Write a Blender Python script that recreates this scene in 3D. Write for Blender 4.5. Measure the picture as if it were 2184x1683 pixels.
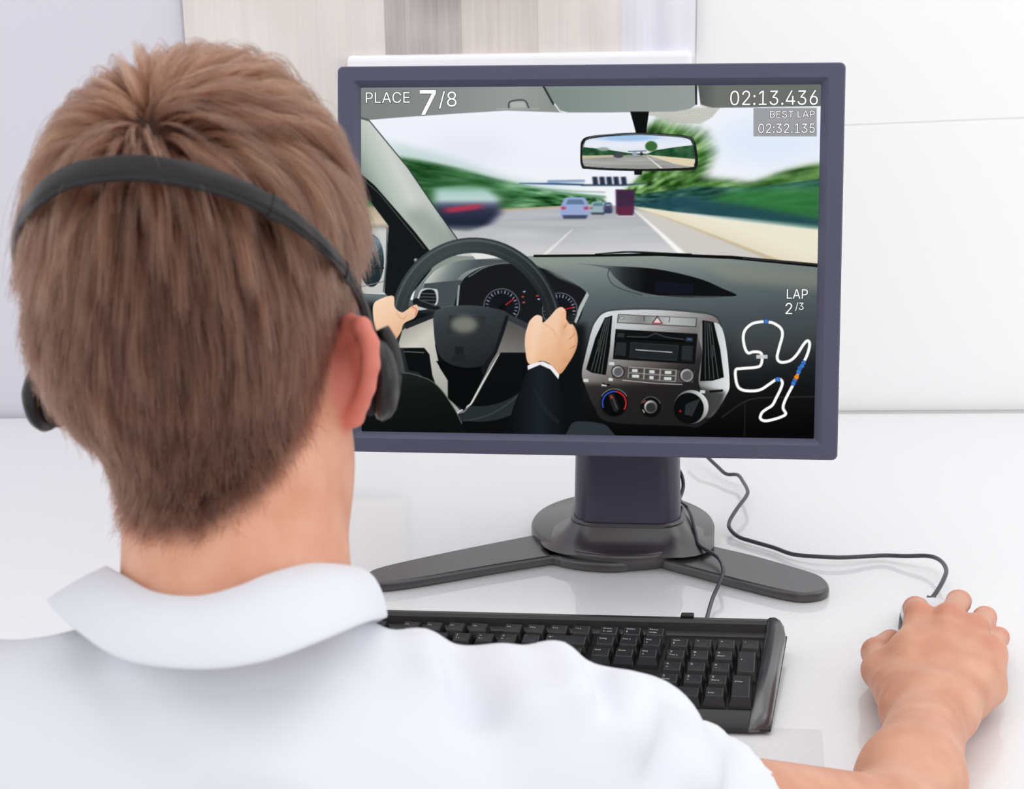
import bpy, bmesh, math, random
import numpy as np
from mathutils import Vector, Matrix

for o in list(bpy.data.objects): bpy.data.objects.remove(o, do_unlink=True)
SC = bpy.context.scene
COL = SC.collection

# ------------------------------------------------------------------ camera
IMG_W, IMG_H, FPX = 2184.0, 1683.0, 3374.0
CAM_H, PITCH, ROLL = 0.59, math.radians(16), math.radians(-1.0)
_f = np.array([0, math.cos(PITCH), -math.sin(PITCH)]); _u = np.array([0, math.sin(PITCH), math.cos(PITCH)]); _r = np.array([1.0, 0, 0])
RT = math.cos(ROLL)*_r + math.sin(ROLL)*_u
UP = -math.sin(ROLL)*_r + math.cos(ROLL)*_u
FW = _f
CAM = np.array([0, 0, CAM_H])
cam_d = bpy.data.cameras.new('camera'); cam = bpy.data.objects.new('camera', cam_d); COL.objects.link(cam)
cam_d.sensor_width = 36; cam_d.lens = FPX/IMG_W*36; cam_d.clip_start = .02
cam.matrix_world = Matrix(((RT[0], UP[0], -FW[0], 0), (RT[1], UP[1], -FW[1], 0), (RT[2], UP[2], -FW[2], CAM_H), (0, 0, 0, 1)))
SC.camera = cam
cam_d.dof.use_dof = True; cam_d.dof.focus_distance = 1.36
cam_d.dof.aperture_fstop = cam_d.lens/1000/0.0036
def ray(px, py): return RT*(px-IMG_W/2)/FPX - UP*(py-IMG_H/2)/FPX + FW
def PD(px, py, d): return CAM + ray(px, py)*d              # point at a depth along the view axis
def PZ(px, py, z=0.0):                                       # point at a height above the desk
    r = ray(px, py); return CAM + r*((z-CAM_H)/r[2])
def PY(px, py, Y):
    r = ray(px, py); return CAM + r*(Y/r[1])

# ------------------------------------------------------------------ world, lights, exposure
def s2l(c): return c/12.92 if c <= .04045 else ((c+.055)/1.055)**2.4
def rgb(r, g, b): return (s2l(r/255), s2l(g/255), s2l(b/255), 1)
W = bpy.data.worlds.new('world'); SC.world = W; W.use_nodes = True
bg = W.node_tree.nodes['Background']; bg.inputs[0].default_value = (.985, .985, 1, 1); bg.inputs[1].default_value = 1.08
def area(name, loc, target, sx, sy, power, col=(1, 1, 1)):
    l = bpy.data.lights.new(name, 'AREA'); l.shape = 'RECTANGLE'; l.size = sx; l.size_y = sy; l.energy = power; l.color = col
    o = bpy.data.objects.new(name, l); COL.objects.link(o); o.location = loc
    o.rotation_euler = (Vector(target)-Vector(loc)).to_track_quat('-Z', 'Y').to_euler()
    return o
area('ceiling_light', (.3, 1.3, 1.75), (.2, 1.2, 0), 1.8, 1.4, 7, (1, .985, .96))
area('window_light', (2.1, .7, 1.1), (0, 1.2, .1), 1.4, 1.2, 4.5, (.98, .99, 1))
SC.view_settings.view_transform = 'Standard'; SC.view_settings.look = 'None'
SC.view_settings.exposure = 0.0; SC.view_settings.gamma = 1; SC.view_settings.use_curve_mapping = False
try:
    SC.cycles.use_denoising = True; SC.cycles.max_bounces = 7; SC.cycles.diffuse_bounces = 3; SC.cycles.glossy_bounces = 3; SC.cycles.transmission_bounces = 5
    SC.cycles.caustics_reflective = SC.cycles.caustics_refractive = False
except Exception: pass

# ------------------------------------------------------------------ helpers
def mat(name, col, rough=.5, spec=.5, metal=0, coat=0, coat_rough=.03, sss=0, sss_r=(1, .3, .15), sss_scale=.004, emit=None):
    m = bpy.data.materials.new(name); m.use_nodes = True
    b = m.node_tree.nodes['Principled BSDF']
    b.inputs['Base Color'].default_value = col; b.inputs['Roughness'].default_value = rough
    b.inputs['Specular IOR Level'].default_value = spec; b.inputs['Metallic'].default_value = metal
    b.inputs['Coat Weight'].default_value = coat; b.inputs['Coat Roughness'].default_value = coat_rough
    if sss:
        b.inputs['Subsurface Weight'].default_value = sss; b.inputs['Subsurface Radius'].default_value = sss_r; b.inputs['Subsurface Scale'].default_value = sss_scale
    if emit:
        b.inputs['Emission Color'].default_value = emit[0]; b.inputs['Emission Strength'].default_value = emit[1]
    return m
def N(m, t, **kw):
    n = m.node_tree.nodes.new(t)
    for k, v in kw.items(): setattr(n, k, v)
    return n
def L(m, a, b): m.node_tree.links.new(a, b)
def bump_noise(m, scale, strength, dist=.001, coord='Object', detail=4):
    b = m.node_tree.nodes['Principled BSDF']; t = N(m, 'ShaderNodeTexCoord'); n = N(m, 'ShaderNodeTexNoise'); u = N(m, 'ShaderNodeBump')
    n.inputs['Scale'].default_value = scale; n.inputs['Detail'].default_value = detail
    u.inputs['Strength'].default_value = strength; u.inputs['Distance'].default_value = dist
    L(m, t.outputs[coord], n.inputs['Vector']); L(m, n.outputs['Fac'], u.inputs['Height']); L(m, u.outputs[0], b.inputs['Normal'])
def noise_color(m, scale, c1, c2, coord='Object', detail=3, lo=.35, hi=.65):
    b = m.node_tree.nodes['Principled BSDF']; t = N(m, 'ShaderNodeTexCoord'); n = N(m, 'ShaderNodeTexNoise'); r = N(m, 'ShaderNodeValToRGB')
    n.inputs['Scale'].default_value = scale; n.inputs['Detail'].default_value = detail
    r.color_ramp.elements[0].position = lo; r.color_ramp.elements[1].position = hi
    r.color_ramp.elements[0].color = c1; r.color_ramp.elements[1].color = c2
    L(m, t.outputs[coord], n.inputs['Vector']); L(m, n.outputs['Fac'], r.inputs[0]); L(m, r.outputs[0], b.inputs['Base Color'])

ORG = {}
def root(name, loc, label, cat, group=None):
    o = bpy.data.objects.new(name, None); COL.objects.link(o); o.location = Vector(loc); o.empty_display_size = .02
    o['label'] = label; o['category'] = cat
    if group: o['group'] = group
    ORG[o.name] = np.array(loc, float); return o
def link(name, me, parent=None, mat_=None):
    o = bpy.data.objects.new(name, me); COL.objects.link(o)
    if mat_ is not None:
        if not me.materials: me.materials.append(mat_)
    if parent is not None:
        o.parent = parent; ORG[o.name] = ORG[parent.name]
    else: ORG[o.name] = np.zeros(3)
    return o
def mesh(name, V, F, m=None, parent=None, smooth=False):        # V in world coordinates
    V = np.asarray(V, float)
    if parent is not None: V = V-ORG[parent.name]
    me = bpy.data.meshes.new(name); me.from_pydata(V.tolist(), [], [tuple(int(i) for i in f) for f in F]); me.update()
    if smooth: me.polygons.foreach_set('use_smooth', [True]*len(me.polygons))
    return link(name, me, parent, m)
def bevel(o, w, seg=2, angle=40):
    md = o.modifiers.new('bevel', 'BEVEL'); md.width = w; md.segments = seg; md.limit_method = 'ANGLE'; md.angle_limit = math.radians(angle); md.harden_normals = False
    return o
def smooth_by_angle(o, deg=40):
    me = o.data; me.polygons.foreach_set('use_smooth', [True]*len(me.polygons))
    bm = bmesh.new(); bm.from_mesh(me)
    for e in bm.edges:
        e.smooth = not (len(e.link_faces) == 2 and e.calc_face_angle(0) > math.radians(deg))
    bm.to_mesh(me); bm.free(); return o
def struct(o, label=None):
    o['kind'] = 'structure'
    if label: o['label'] = label
    return o
def box(c, s):
    c = np.array(c, float); s = np.array(s, float)/2
    V = [c+s*np.array(k) for k in ((-1,-1,-1),(1,-1,-1),(1,1,-1),(-1,1,-1),(-1,-1,1),(1,-1,1),(1,1,1),(-1,1,1))]
    return V, [(0,3,2,1),(4,5,6,7),(0,1,5,4),(1,2,6,5),(2,3,7,6),(3,0,4,7)]
def rrect(w, h, r, n=5):
    pts = []
    for cx, cy, a0 in ((w/2-r, h/2-r, 0), (-w/2+r, h/2-r, 90), (-w/2+r, -h/2+r, 180), (w/2-r, -h/2+r, 270)):
        for i in range(n+1):
            a = math.radians(a0+90*i/n); pts.append((cx+r*math.cos(a), cy+r*math.sin(a)))
    return pts
def loft(loops, close_first=False, close_last=False, ring=True):
    n = len(loops[0]); V = [p for lp in loops for p in lp]; F = []
    for k in range(len(loops)-1):
        for i in range(n if ring else n-1):
            j = (i+1) % n; F.append((k*n+i, k*n+j, (k+1)*n+j, (k+1)*n+i))
    if close_first: F.append(tuple(range(n-1, -1, -1)))
    if close_last: F.append(tuple(range((len(loops)-1)*n, len(loops)*n)))
    return V, F
def catmull(P, n=8, closed=False):
    P = [np.array(p, float) for p in P]; m = len(P); out = []
    for i in range(m if closed else m-1):
        p0 = P[(i-1) % m] if closed or i > 0 else 2*P[0]-P[1]
        p1 = P[i]; p2 = P[(i+1) % m]
        p3 = P[(i+2) % m] if closed or i+2 < m else 2*P[-1]-P[-2]
        for k in range(n):
            t = k/n; out.append(.5*((2*p1)+(-p0+p2)*t+(2*p0-5*p1+4*p2-p3)*t*t+(-p0+3*p1-3*p2+p3)*t**3))
    if not closed: out.append(P[-1])
    return np.array(out)
def tube(P, r, n=8, caps=True):
    P = np.asarray(P, float); m = len(P); r = np.broadcast_to(np.asarray(r, float), (m,))
    T = np.gradient(P, axis=0); T /= np.linalg.norm(T, axis=1)[:, None]+1e-12
    nrm = np.cross(T[0], [0, 0, 1.0]);
    if np.linalg.norm(nrm) < 1e-3: nrm = np.cross(T[0], [1.0, 0, 0])
    nrm /= np.linalg.norm(nrm); loops = []
    for i in range(m):
        nrm = nrm-T[i]*(nrm@T[i]); nrm /= np.linalg.norm(nrm); b = np.cross(T[i], nrm)
        loops.append([P[i]+r[i]*(math.cos(a)*nrm+math.sin(a)*b) for a in np.linspace(0, 2*math.pi, n, endpoint=False)])
    return loft(loops, caps, caps)
def merge(*parts):
    V = []; F = []
    for v, f in parts:
        k = len(V); V += [tuple(p) for p in v]; F += [tuple(i+k for i in q) for q in f]
    return V, F

# ------------------------------------------------------------------ room: wall, floor, desk
M_wall = mat('white_wall_paint', rgb(246, 246, 246), .55, .3); bump_noise(M_wall, 60, .05, .0005)
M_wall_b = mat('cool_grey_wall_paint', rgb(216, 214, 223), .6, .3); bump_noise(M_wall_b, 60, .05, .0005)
A = PZ(0, 885); Bp = PZ(2184, 874); WD = (Bp-A); WD[2] = 0; WD /= np.linalg.norm(WD); WN = np.array([-WD[1], WD[0], 0.0])   # WN points away from the camera
WO = A+0.0*WN
def on_wall(px, py, off=0.0):       # point on the back wall plane (off towards the room)
    r = ray(px, py); t = ((WO-off*WN-CAM)@WN)/(r@WN); return CAM+r*t
def wall_s(p): return float((np.asarray(p)-WO)@WD)
def wall_pt(s, z, off=0.0): return WO+WD*s-WN*off+np.array([0, 0, z])
def wall_box(s0, s1, z0, z1, off0, off1):
    V = [wall_pt(s, z, o) for o in (off0, off1) for s, z in ((s0, z0), (s1, z0), (s1, z1), (s0, z1))]
    return V, [(3,2,1,0),(4,5,6,7),(0,1,5,4),(1,2,6,5),(2,3,7,6),(3,0,4,7)]
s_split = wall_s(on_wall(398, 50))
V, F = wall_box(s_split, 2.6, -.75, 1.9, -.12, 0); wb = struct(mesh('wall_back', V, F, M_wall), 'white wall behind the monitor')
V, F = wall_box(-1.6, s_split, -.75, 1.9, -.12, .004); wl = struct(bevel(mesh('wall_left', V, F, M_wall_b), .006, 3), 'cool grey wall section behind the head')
V, F = box((0, 1.0, -.76), (6, 5, .04)); fl = struct(mesh('floor', V, F, mat('pale_floor', rgb(205, 203, 200), .4)))

# wall panel with a shadow-gap seam to the right of the monitor
p0 = on_wall(1800, 268); p1 = on_wall(2184, 252)
sa, sb = wall_s(p0), wall_s(p1); slope = (p1[2]-p0[2])/(sb-sa)
sL = wall_s(on_wall(1480, 400)); sR = 1.9
def panel(name, zf, label):
    V = []
    for off in (.0, .0012):
        for s, top in ((sL, 0), (sR, 0), (sR, 1), (sL, 1)): V.append(wall_pt(s, zf(s, top), off))
    o = struct(mesh(name, V, [(3,2,1,0),(4,5,6,7),(0,1,5,4),(1,2,6,5),(2,3,7,6),(3,0,4,7)], M_wall, wb)); bevel(o, .0006, 2); return o
zl = lambda s: p0[2]+slope*(s-sa)
panel('panel', lambda s, t: zl(s)-.0012 if t else .0, 'lower'); panel('panel', lambda s, t: 1.9 if t else zl(s)+.0012, 'upper')

# desk top
M_desk = mat('glossy_white_desk', rgb(238, 238, 239), .35, .5, coat=1.0, coat_rough=.015)
b = M_desk.node_tree.nodes['Principled BSDF']
t = N(M_desk, 'ShaderNodeTexCoord'); mp = N(M_desk, 'ShaderNodeMapping'); br = N(M_desk, 'ShaderNodeTexBrick')
mp.inputs['Scale'].default_value = (1, 1, 1); br.inputs['Scale'].default_value = 1.0
br.inputs['Brick Width'].default_value = .0105; br.inputs['Row Height'].default_value = .0062; br.inputs['Mortar Size'].default_value = .0024; br.inputs['Mortar Smooth'].default_value = .3
br.inputs['Color1'].default_value = br.inputs['Color2'].default_value = rgb(236, 236, 237); br.inputs['Mortar'].default_value = rgb(233, 233, 235)
L(M_desk, t.outputs['Object'], mp.inputs[0]); L(M_desk, mp.outputs[0], br.inputs['Vector']); L(M_desk, br.outputs['Color'], b.inputs['Base Color'])
DESK_F = .86
desk = root('desk', (0.1, 1.4, -.73), 'glossy white desk under the monitor and keyboard', 'desk')
eL, eR = -1.35, 1.7
top = [wall_pt(wall_s(A)+eL+.2, 0, .013), wall_pt(eR, 0, .013), np.array([wall_pt(eR, 0)[0], DESK_F-.02, 0]), np.array([wall_pt(eL+.2, 0)[0], DESK_F+.05, 0])]
V = [p+np.array([0, 0, -.03]) for p in top]+[p for p in top]
o = mesh('desk_top', V, [(0,1,2,3),(7,6,5,4),(0,4,5,1),(1,5,6,2),(2,6,7,3),(3,7,4,0)], M_desk, desk); bevel(o, .003, 2)
M_leg = mat('white_desk_leg', rgb(228, 228, 230), .4)
for p in top:
    c = np.mean(top, 0); q = p+(c-p)*.07; V, F = box((q[0], q[1], -.38), (.05, .05, .70)); bevel(mesh('leg', V, F, M_leg, desk), .004)

# ------------------------------------------------------------------ vertical fabric blind on the wall behind the monitor
M_frame = mat('white_window_frame', rgb(244, 244, 248), .4)
zb = on_wall(1100, 104)[2]
win = bpy.data.objects.new('window_1', None); COL.objects.link(win); win['kind'] = 'structure'; win['label'] = 'window covered by a beige and grey vertical fabric blind'; ORG['window_1'] = np.zeros(3)
s0b = wall_s(on_wall(404, 50)); s1b = wall_s(on_wall(1474, 50))
V, F = wall_box(wall_s(on_wall(745, 100)), s1b, zb-.03, zb-.004, 0, .03); bevel(mesh('window_sill', V, F, M_frame, win), .006, 3)
V, F = wall_box(s0b-.02, s1b+.02, .93, .97, 0, .05); bevel(mesh('head_rail', V, F, M_frame, win), .004)
def fabric(name, c1, c2):
    m = mat(name, c1, .8, .2); b = m.node_tree.nodes['Principled BSDF']
    t = N(m, 'ShaderNodeTexCoord'); mp = N(m, 'ShaderNodeMapping'); n = N(m, 'ShaderNodeTexNoise'); n2 = N(m, 'ShaderNodeTexNoise'); r = N(m, 'ShaderNodeValToRGB'); ad = N(m, 'ShaderNodeMath', operation='MULTIPLY_ADD')
    mp.inputs['Scale'].default_value = (1, 1, .03); n.inputs['Scale'].default_value = 220; n.inputs['Detail'].default_value = 3
    n2.inputs['Scale'].default_value = 7; ad.inputs[1].default_value = .45
    r.color_ramp.elements[0].position = .5; r.color_ramp.elements[1].position = .95; r.color_ramp.elements[0].color = c2; r.color_ramp.elements[1].color = c1
    L(m, t.outputs['Object'], mp.inputs[0]); L(m, mp.outputs[0], n.inputs['Vector']); L(m, t.outputs['Object'], n2.inputs['Vector'])
    L(m, n.outputs['Fac'], ad.inputs[0]); L(m, n2.outputs['Fac'], ad.inputs[2]); L(m, ad.outputs[0], r.inputs[0]); L(m, r.outputs[0], b.inputs['Base Color'])
    return m
FB = [fabric('beige_blind_fabric', rgb(232, 226, 222), rgb(220, 213, 208)), fabric('grey_blind_fabric', rgb(196, 189, 187), rgb(144, 136, 133)),
      fabric('sand_blind_fabric', rgb(226, 217, 210), rgb(196, 187, 181)), fabric('lilac_blind_fabric', rgb(236, 236, 242), rgb(224, 224, 234))]
slats = [(404, 520, 0), (520, 640, 0), (640, 745, 0), (745, 822, 0), (822, 905, 1), (905, 985, 1), (985, 1065, 2), (1065, 1150, 2), (1150, 1240, 0), (1240, 1326, 0), (1326, 1400, 3), (1400, 1474, 3)]
for i, (x0, x1, k) in enumerate(slats):
    a, c = wall_s(on_wall(x0, 50)), wall_s(on_wall(x1, 50)); z0 = zb-.012 if i > 3 else on_wall(500, 700)[2]
    loops = []
    for z in (z0, .94):
        lp = []
        for j in range(9):
            u = j/8; off = .012+.006*math.sin(u*math.pi)+.002*math.sin(u*9+i); lp.append(wall_pt(a-.004+(c-a+.008)*u, z, off))
        lp += [wall_pt(a+(c-a)*u/8, z, .0105) for u in range(8, -1, -1)]
        loops.append(lp)
    V, F = loft(loops, True, True); smooth_by_angle(mesh('slat', V, F, FB[k], win), 50)
from mathutils.geometry import delaunay_2d_cdt
# ------------------------------------------------------------------ monitor
SCR = [(762, 186), (1747, 179), (1744, 937), (775, 921)]
_v = [ray(*c) for c in SCR]
_a = np.linalg.svd(np.array([_v[0], -_v[1], _v[2], -_v[3]]).T)[2][3]; _a = _a/_a.mean()
_q = [ai*vi for ai, vi in zip(_a, _v)]; _k = .408/np.linalg.norm(_q[1]-_q[0]); _q = [q*_k for q in _q]
MX = _q[1]-_q[0]+_q[2]-_q[3]; MX /= np.linalg.norm(MX)
MZ = _q[0]-_q[3]+_q[1]-_q[2]; MZ -= MX*(MZ@MX); MZ /= np.linalg.norm(MZ); MY = np.cross(MZ, MX)      # MY points away from the viewer
MC = CAM+np.mean(_q, 0); SW, SH = .4065, .3095
def mon(x, y, z): return MC+MX*x+MY*y+MZ*z
def mon_loop(w, h, r, y, n=5): return [mon(p[0], y, p[1]) for p in rrect(w, h, r, n)]
M_bez = mat('slate_monitor_plastic', rgb(73, 74, 97), .42, .45); bump_noise(M_bez, 900, .05, .0002)
M_dark = mat('dark_slate_plastic', rgb(62, 60, 74), .36, .5); bump_noise(M_dark, 900, .06, .0002)
M_stand = mat('charcoal_stand_plastic', rgb(58, 54, 58), .32, .8, coat=.35, coat_rough=.3); bump_noise(M_stand, 700, .08, .0002)
base_c = PZ(1328, 1120, .018); base_c[2] = 0
monitor = root('monitor', base_c, 'slate grey desktop monitor on a splayed stand showing a driving game', 'monitor')
ow, oh = .4472, .3462
prof = [(0, .018, .005), (0, -.0035, .005), (.0012, -.0055, .005), (.0142, -.0058, .003), (.0157, -.0045, .0025), (.0196, -.0008, .0015), (.0206, .0006, .001)]
lps = [mon_loop(ow-2*d, oh-2*d*.897, max(r, .001), y) for d, y, r in prof]
V, F = loft(lps, False, False); smooth_by_angle(mesh('bezel', V, F, M_bez, monitor), 25)
# rear shell: side seam, then the tapering back
V, F = loft([mon_loop(ow-.002, oh-.002, .005, .018), mon_loop(ow-.002, oh-.002, .005, .0195), mon_loop(ow+.001, oh+.001, .005, .0195), mon_loop(ow+.001, oh+.001, .005, .034), mon_loop(ow-.03, oh-.03, .02, .046), mon_loop(ow-.16, oh-.14, .02, .066)], False, True)
smooth_by_angle(mesh('back_cover', V, F, M_dark, monitor), 30)
V, F = merge(box((0, 0, 0), (.10, .06, .12))); V = [mon(p[0], .075+p[1]*.5, p[2]-.03) for p in V]; bevel(mesh('swivel_mount', V, F, M_dark, monitor), .006)
# column
cyaw = MX.copy(); cyaw[2] = 0; cyaw /= np.linalg.norm(cyaw); cdep = np.array([-cyaw[1], cyaw[0], 0])
fb = PZ(1336, 1118, .04); cc = fb+cdep*.034
def col_loop(w, d, r, z, lean=0.0): return [np.array([cc[0], cc[1], 0])+cyaw*p[0]+cdep*(p[1]+lean)+np.array([0, 0, z]) for p in rrect(w, d, r, 6)]
V, F = loft([col_loop(.1060, .068, .024, .030), col_loop(.1045, .068, .024, .06), col_loop(.098, .068, .024, .18), col_loop(.098, .068, .024, .36)], True, True)
smooth_by_angle(mesh('column', V, F, mat('column_plastic', rgb(58, 58, 76), .3, .5), monitor), 40)
V, F = loft([col_loop(.106, .066, .022, .041), col_loop(.1115, .072, .026, .0405), col_loop(.1125, .073, .026, .0385), col_loop(.1115, .072, .026, .0365), col_loop(.106, .066, .022, .036)])
smooth_by_angle(mesh('column_collar', V, F, M_stand, monitor), 60)
# base disc
dc = np.array([*PZ(1328, 1112, .018)[:2], 0]); Rd = (PZ(1523, 1112, .018)-PZ(1132, 1112, .018))[0]/2
def circ(r, z, n=64): return [dc+np.array([r*math.cos(a), r*math.sin(a), z]) for a in np.linspace(0, 2*math.pi, n, endpoint=False)]
V, F = loft([circ(Rd-.002, .002), circ(Rd, .004), circ(Rd, .0145), circ(Rd-.0012, .0168), circ(Rd-.0035, .018), circ(.03, .0195)], True, True)
smooth_by_angle(mesh('base_disc', V, F, M_stand, monitor), 50)
# legs: planks running forward to the left and right
def plank(name, outline, zt, parent, m, inset=.0022):
    P = [PZ(x, y, zt) for x, y in outline]; P = catmull(P, 4, True); c = P.mean(0)
    area2 = sum(P[i][0]*P[(i+1) % len(P)][1]-P[(i+1) % len(P)][0]*P[i][1] for i in range(len(P)))
    if area2 < 0: P = P[::-1]
    T = np.roll(P, -1, 0)-np.roll(P, 1, 0); T /= np.linalg.norm(T, axis=1)[:, None]+1e-9; nn = np.stack([-T[:, 1], T[:, 0], 0*T[:, 0]], 1)
    def lp(ins, z): q = P+nn*ins; q[:, 2] = z; return list(q)
    V, F = loft([lp(inset, .0005), lp(0, .002), lp(0, zt-.0035), lp(inset*.4, zt-.001), lp(inset, zt)], True, True)
    return smooth_by_angle(mesh(name, V, F, m, parent), 35)
plank('leg', [(1290, 1110), (1132, 1141), (960, 1175), (820, 1206), (781, 1222), (776, 1236), (800, 1243), (880, 1235), (1050, 1206), (1187, 1184), (1300, 1165)], .0105, monitor, M_stand)
plank('leg', [(1380, 1110), (1497, 1156), (1610, 1184), (1730, 1219), (1760, 1234), (1768, 1252), (1740, 1263), (1690, 1263), (1600, 1243), (1490, 1214), (1392, 1186), (1330, 1150)], .0105, monitor, M_stand)
plank('front_plate', [(1150, 1130), (1165, 1180), (1187, 1187), (1205, 1192), (1250, 1199), (1310, 1202), (1362, 1197), (1388, 1189), (1420, 1186), (1450, 1140), (1330, 1110)], .0105, monitor, M_stand)
# flared hub between column and plates
def hub_loop(k, z):
    t = k; a = np.array(col_loop(.1125, .073, .026, z)); c = a.mean(0)
    out = []
    for p in a:
        d = p-c; d[2] = 0; fwd = -(d@cdep); side = d@cyaw
        g = 1+t*(.42 if fwd > 0 else .12); q = c+cyaw*side*(1+t*.46)-cdep*fwd*g; q[2] = z; out.append(q)
    return out
V, F = loft([hub_loop(1.15, .014), hub_loop(1.0, .0155), hub_loop(.62, .0195), hub_loop(.3, .0255), hub_loop(.1, .032), hub_loop(0, .037)], True, True)
smooth_by_angle(mesh('hub', V, F, M_stand, monitor), 60)

# ------------------------------------------------------------------ keyboard
M_kb = mat('black_keyboard_plastic', rgb(26, 23, 25), .42, .5); bump_noise(M_kb, 1200, .08, .0002)
M_kgl = mat('glossy_black_plastic', rgb(52, 50, 54), .28, 1.0, coat=.6, coat_rough=.2)
M_key = mat('black_keycap', rgb(30, 28, 32), .42, .5); bump_noise(M_key, 1500, .08, .0002)
M_leg_w = mat('legend_print', rgb(205, 203, 203), .6)
KYAW, KSHEAR = math.radians(-5.83), math.radians(8.5)
kx = np.array([math.cos(KYAW), math.sin(KYAW), 0]); ky = np.array([-kx[1], kx[0], 0])
KO = np.array([.1734, 1.1212, .0049])               # under the centre of the last numpad column, bottom row
kb = root('keyboard', (KO-kx*.21+ky*.05)*np.array([1, 1, 0]), 'black wired computer keyboard on the white desk', 'keyboard')
TILT = math.radians(4)
kfo = ky*math.cos(TILT)+np.array([0, 0, 1.0])*math.sin(TILT); ku = np.cross(kx, kfo); kf = kfo+kx*math.tan(KSHEAR)
def K(x, y, z): return KO+kx*x+kf*y+ku*z
KL, KR_ = -.456, .0100
pr = [(-.0255, -.0005), (-.0255, .0030), (-.0235, .0052), (-.0150, .0100), (-.0122, .0108), (-.0115, .0098), (.1065, .0098), (.1075, .0105), (.1125, .0112), (.1150, .0175), (.1180, .0196), (.1235, .0185), (.1255, .0135), (.1255, .0)]
loops = [[K(x, y, z) for y, z in pr] for x in (KL, KL+.004, KR_-.001, KR_)]
V, F = loft(loops, True, True); smooth_by_angle(mesh('body', V, F, M_kb, kb), 30)
for sx in (0, 1):                     # glossy rounded end caps
    lp = []
    for dx, dz, sh in ((0, .0000, 0), (.002, .0018, 0), (.0065, .0028, .0012), (.011, .0016, .0035), (.0145, -.0018, .0065), (.0165, -.007, .0105)):
        x = KR_+dx if not sx else KL-dx
        ring = [(-.0255+sh*.5, -.0005), (-.0255+sh*.5, .0030+min(dz, 0)*.3), (-.013, .0108+dz), (.05, .0125+dz), (.106-sh, .0145+dz), (.1145-sh, .0185+dz), (.1210-sh*1.3, .0195+dz), (.1255-sh*1.6, .0135+min(dz, 0)), (.1255-sh*1.6, .0)]
        lp.append([K(x, y, z) for y, z in ring])
    if sx: lp = lp[::-1]
    V, F = loft(lp, True, True); smooth_by_angle(mesh('end_cap', V, F, M_kgl, kb), 50)
V, F = box((0, 0, 0), (1, 1, 1)); V = [K(KL-.0165+(p[0]+.5)*(KR_-KL+.0335), -.0245+(p[1]+.5)*.1495, p[2]*.003+.0008) for p in V]; bevel(mesh('bottom_shell', V, F, M_kb, kb), .001)
V, F = box((0, 0, 0), (.011, .006, .006)); V = [K(p[0]-.058, p[1]+.124, p[2]+.0185) for p in V]; bevel(mesh('cable_exit', V, F, M_kb, kb), .001)
for fx in (-.40, -.03):
    for fy in (-.018, .115):
        c = K(fx, fy, 0); h = max(c[2], .0012); V, F = loft([[np.array([c[0]+.006*math.cos(a), c[1]+.006*math.sin(a), z]) for a in np.linspace(0, 2*math.pi, 12, endpoint=False)] for z in (0, h+.001)], True, True)
        mesh('rubber_foot', V, F, M_kb, kb)

U = .01905*1.018
def key_mesh(w, d, h=.0092):
    me = bpy.data.meshes.new('key')
    bw, bd = w*U-.0012, d*U-.0012; tw, td = bw-.0052, bd-.0056
    rings = [(bw, bd, 0, 0), (bw-.0012, bd-.0012, .003, .0003), (tw+.0006, td+.0006, h-.0006, .0011), (tw-.0008, td-.0008, h, .0011)]
    V = []; F = []
    for a, b2, z, oy in rings:
        for sx, sy in ((-1, -1), (1, -1), (1, 1), (-1, 1)): V.append((sx*a/2, sy*b2/2+oy, z))
    for k in range(3):
        for i in range(4): F.append((4*k+i, 4*k+(i+1) % 4, 4*k+4+(i+1) % 4, 4*k+4+i))
    V += [(0, rings[3][3], h-.00025)]
    for i in range(4): F.append((12+i, 12+(i+1) % 4, 16))
    me.from_pydata(V, [], F); me.materials.append(M_key); return me
KM = {}
FONT = None
try:                                    # the sans-serif that ships with Blender
    FONT = bpy.data.fonts.load(bpy.utils.system_resource('DATAFILES', path='fonts')+'/Inter.woff2')
except Exception: FONT = None
def text_mesh(s, size, align='LEFT'):
    # outlines of the lettering filled by the non-zero rule (glyph contours may overlap)
    c = bpy.data.curves.new('lettering', 'FONT'); c.body = s; c.size = size*100; c.align_x = align; c.align_y = 'CENTER'; c.resolution_u = 3; c.fill_mode = 'NONE'
    if FONT: c.font = FONT
    o = bpy.data.objects.new('lettering', c); COL.objects.link(o); me = bpy.data.meshes.new_from_object(o.evaluated_get(bpy.context.evaluated_depsgraph_get()))
    P = np.array([v.co[:2] for v in me.vertices]); E = [tuple(e.vertices) for e in me.edges]; bpy.data.objects.remove(o); bpy.data.curves.remove(c); bpy.data.meshes.remove(me)
    r = delaunay_2d_cdt([Vector(p) for p in P], E, [], 0, 1e-5); tv = np.array([v[:] for v in r[0]]); tri = np.array(r[2]); q = tv[tri].mean(1)
    a, b = P[[e[0] for e in E]], P[[e[1] for e in E]]; cy = q[:, 1:2]; cr = (a[:, 1] <= cy) != (b[:, 1] <= cy); dy = b[:, 1]-a[:, 1]; dy = np.where(np.abs(dy) < 1e-12, 1e-12, dy)
    hit = cr & (a[:, 0]+(cy-a[:, 1])*(b[:, 0]-a[:, 0])/dy > q[:, 0:1]); wn = (hit*np.where(dy > 0, 1, -1)).sum(1); tri = tri[wn != 0]
    us = np.unique(tri); mp = -np.ones(len(tv), int); mp[us] = np.arange(len(us)); me = bpy.data.meshes.new('lettering')
    me.from_pydata([(x/100, y/100, 0) for x, y in tv[us]], [], [tuple(int(i) for i in mp[t]) for t in tri]); return me
NUMX = 0.0; ROW0 = 0.0                  # x of the last numpad column centre, y of the bottom row centre
KR = np.array([kx, kf, ku]).T      # key frame follows the rows
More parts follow.
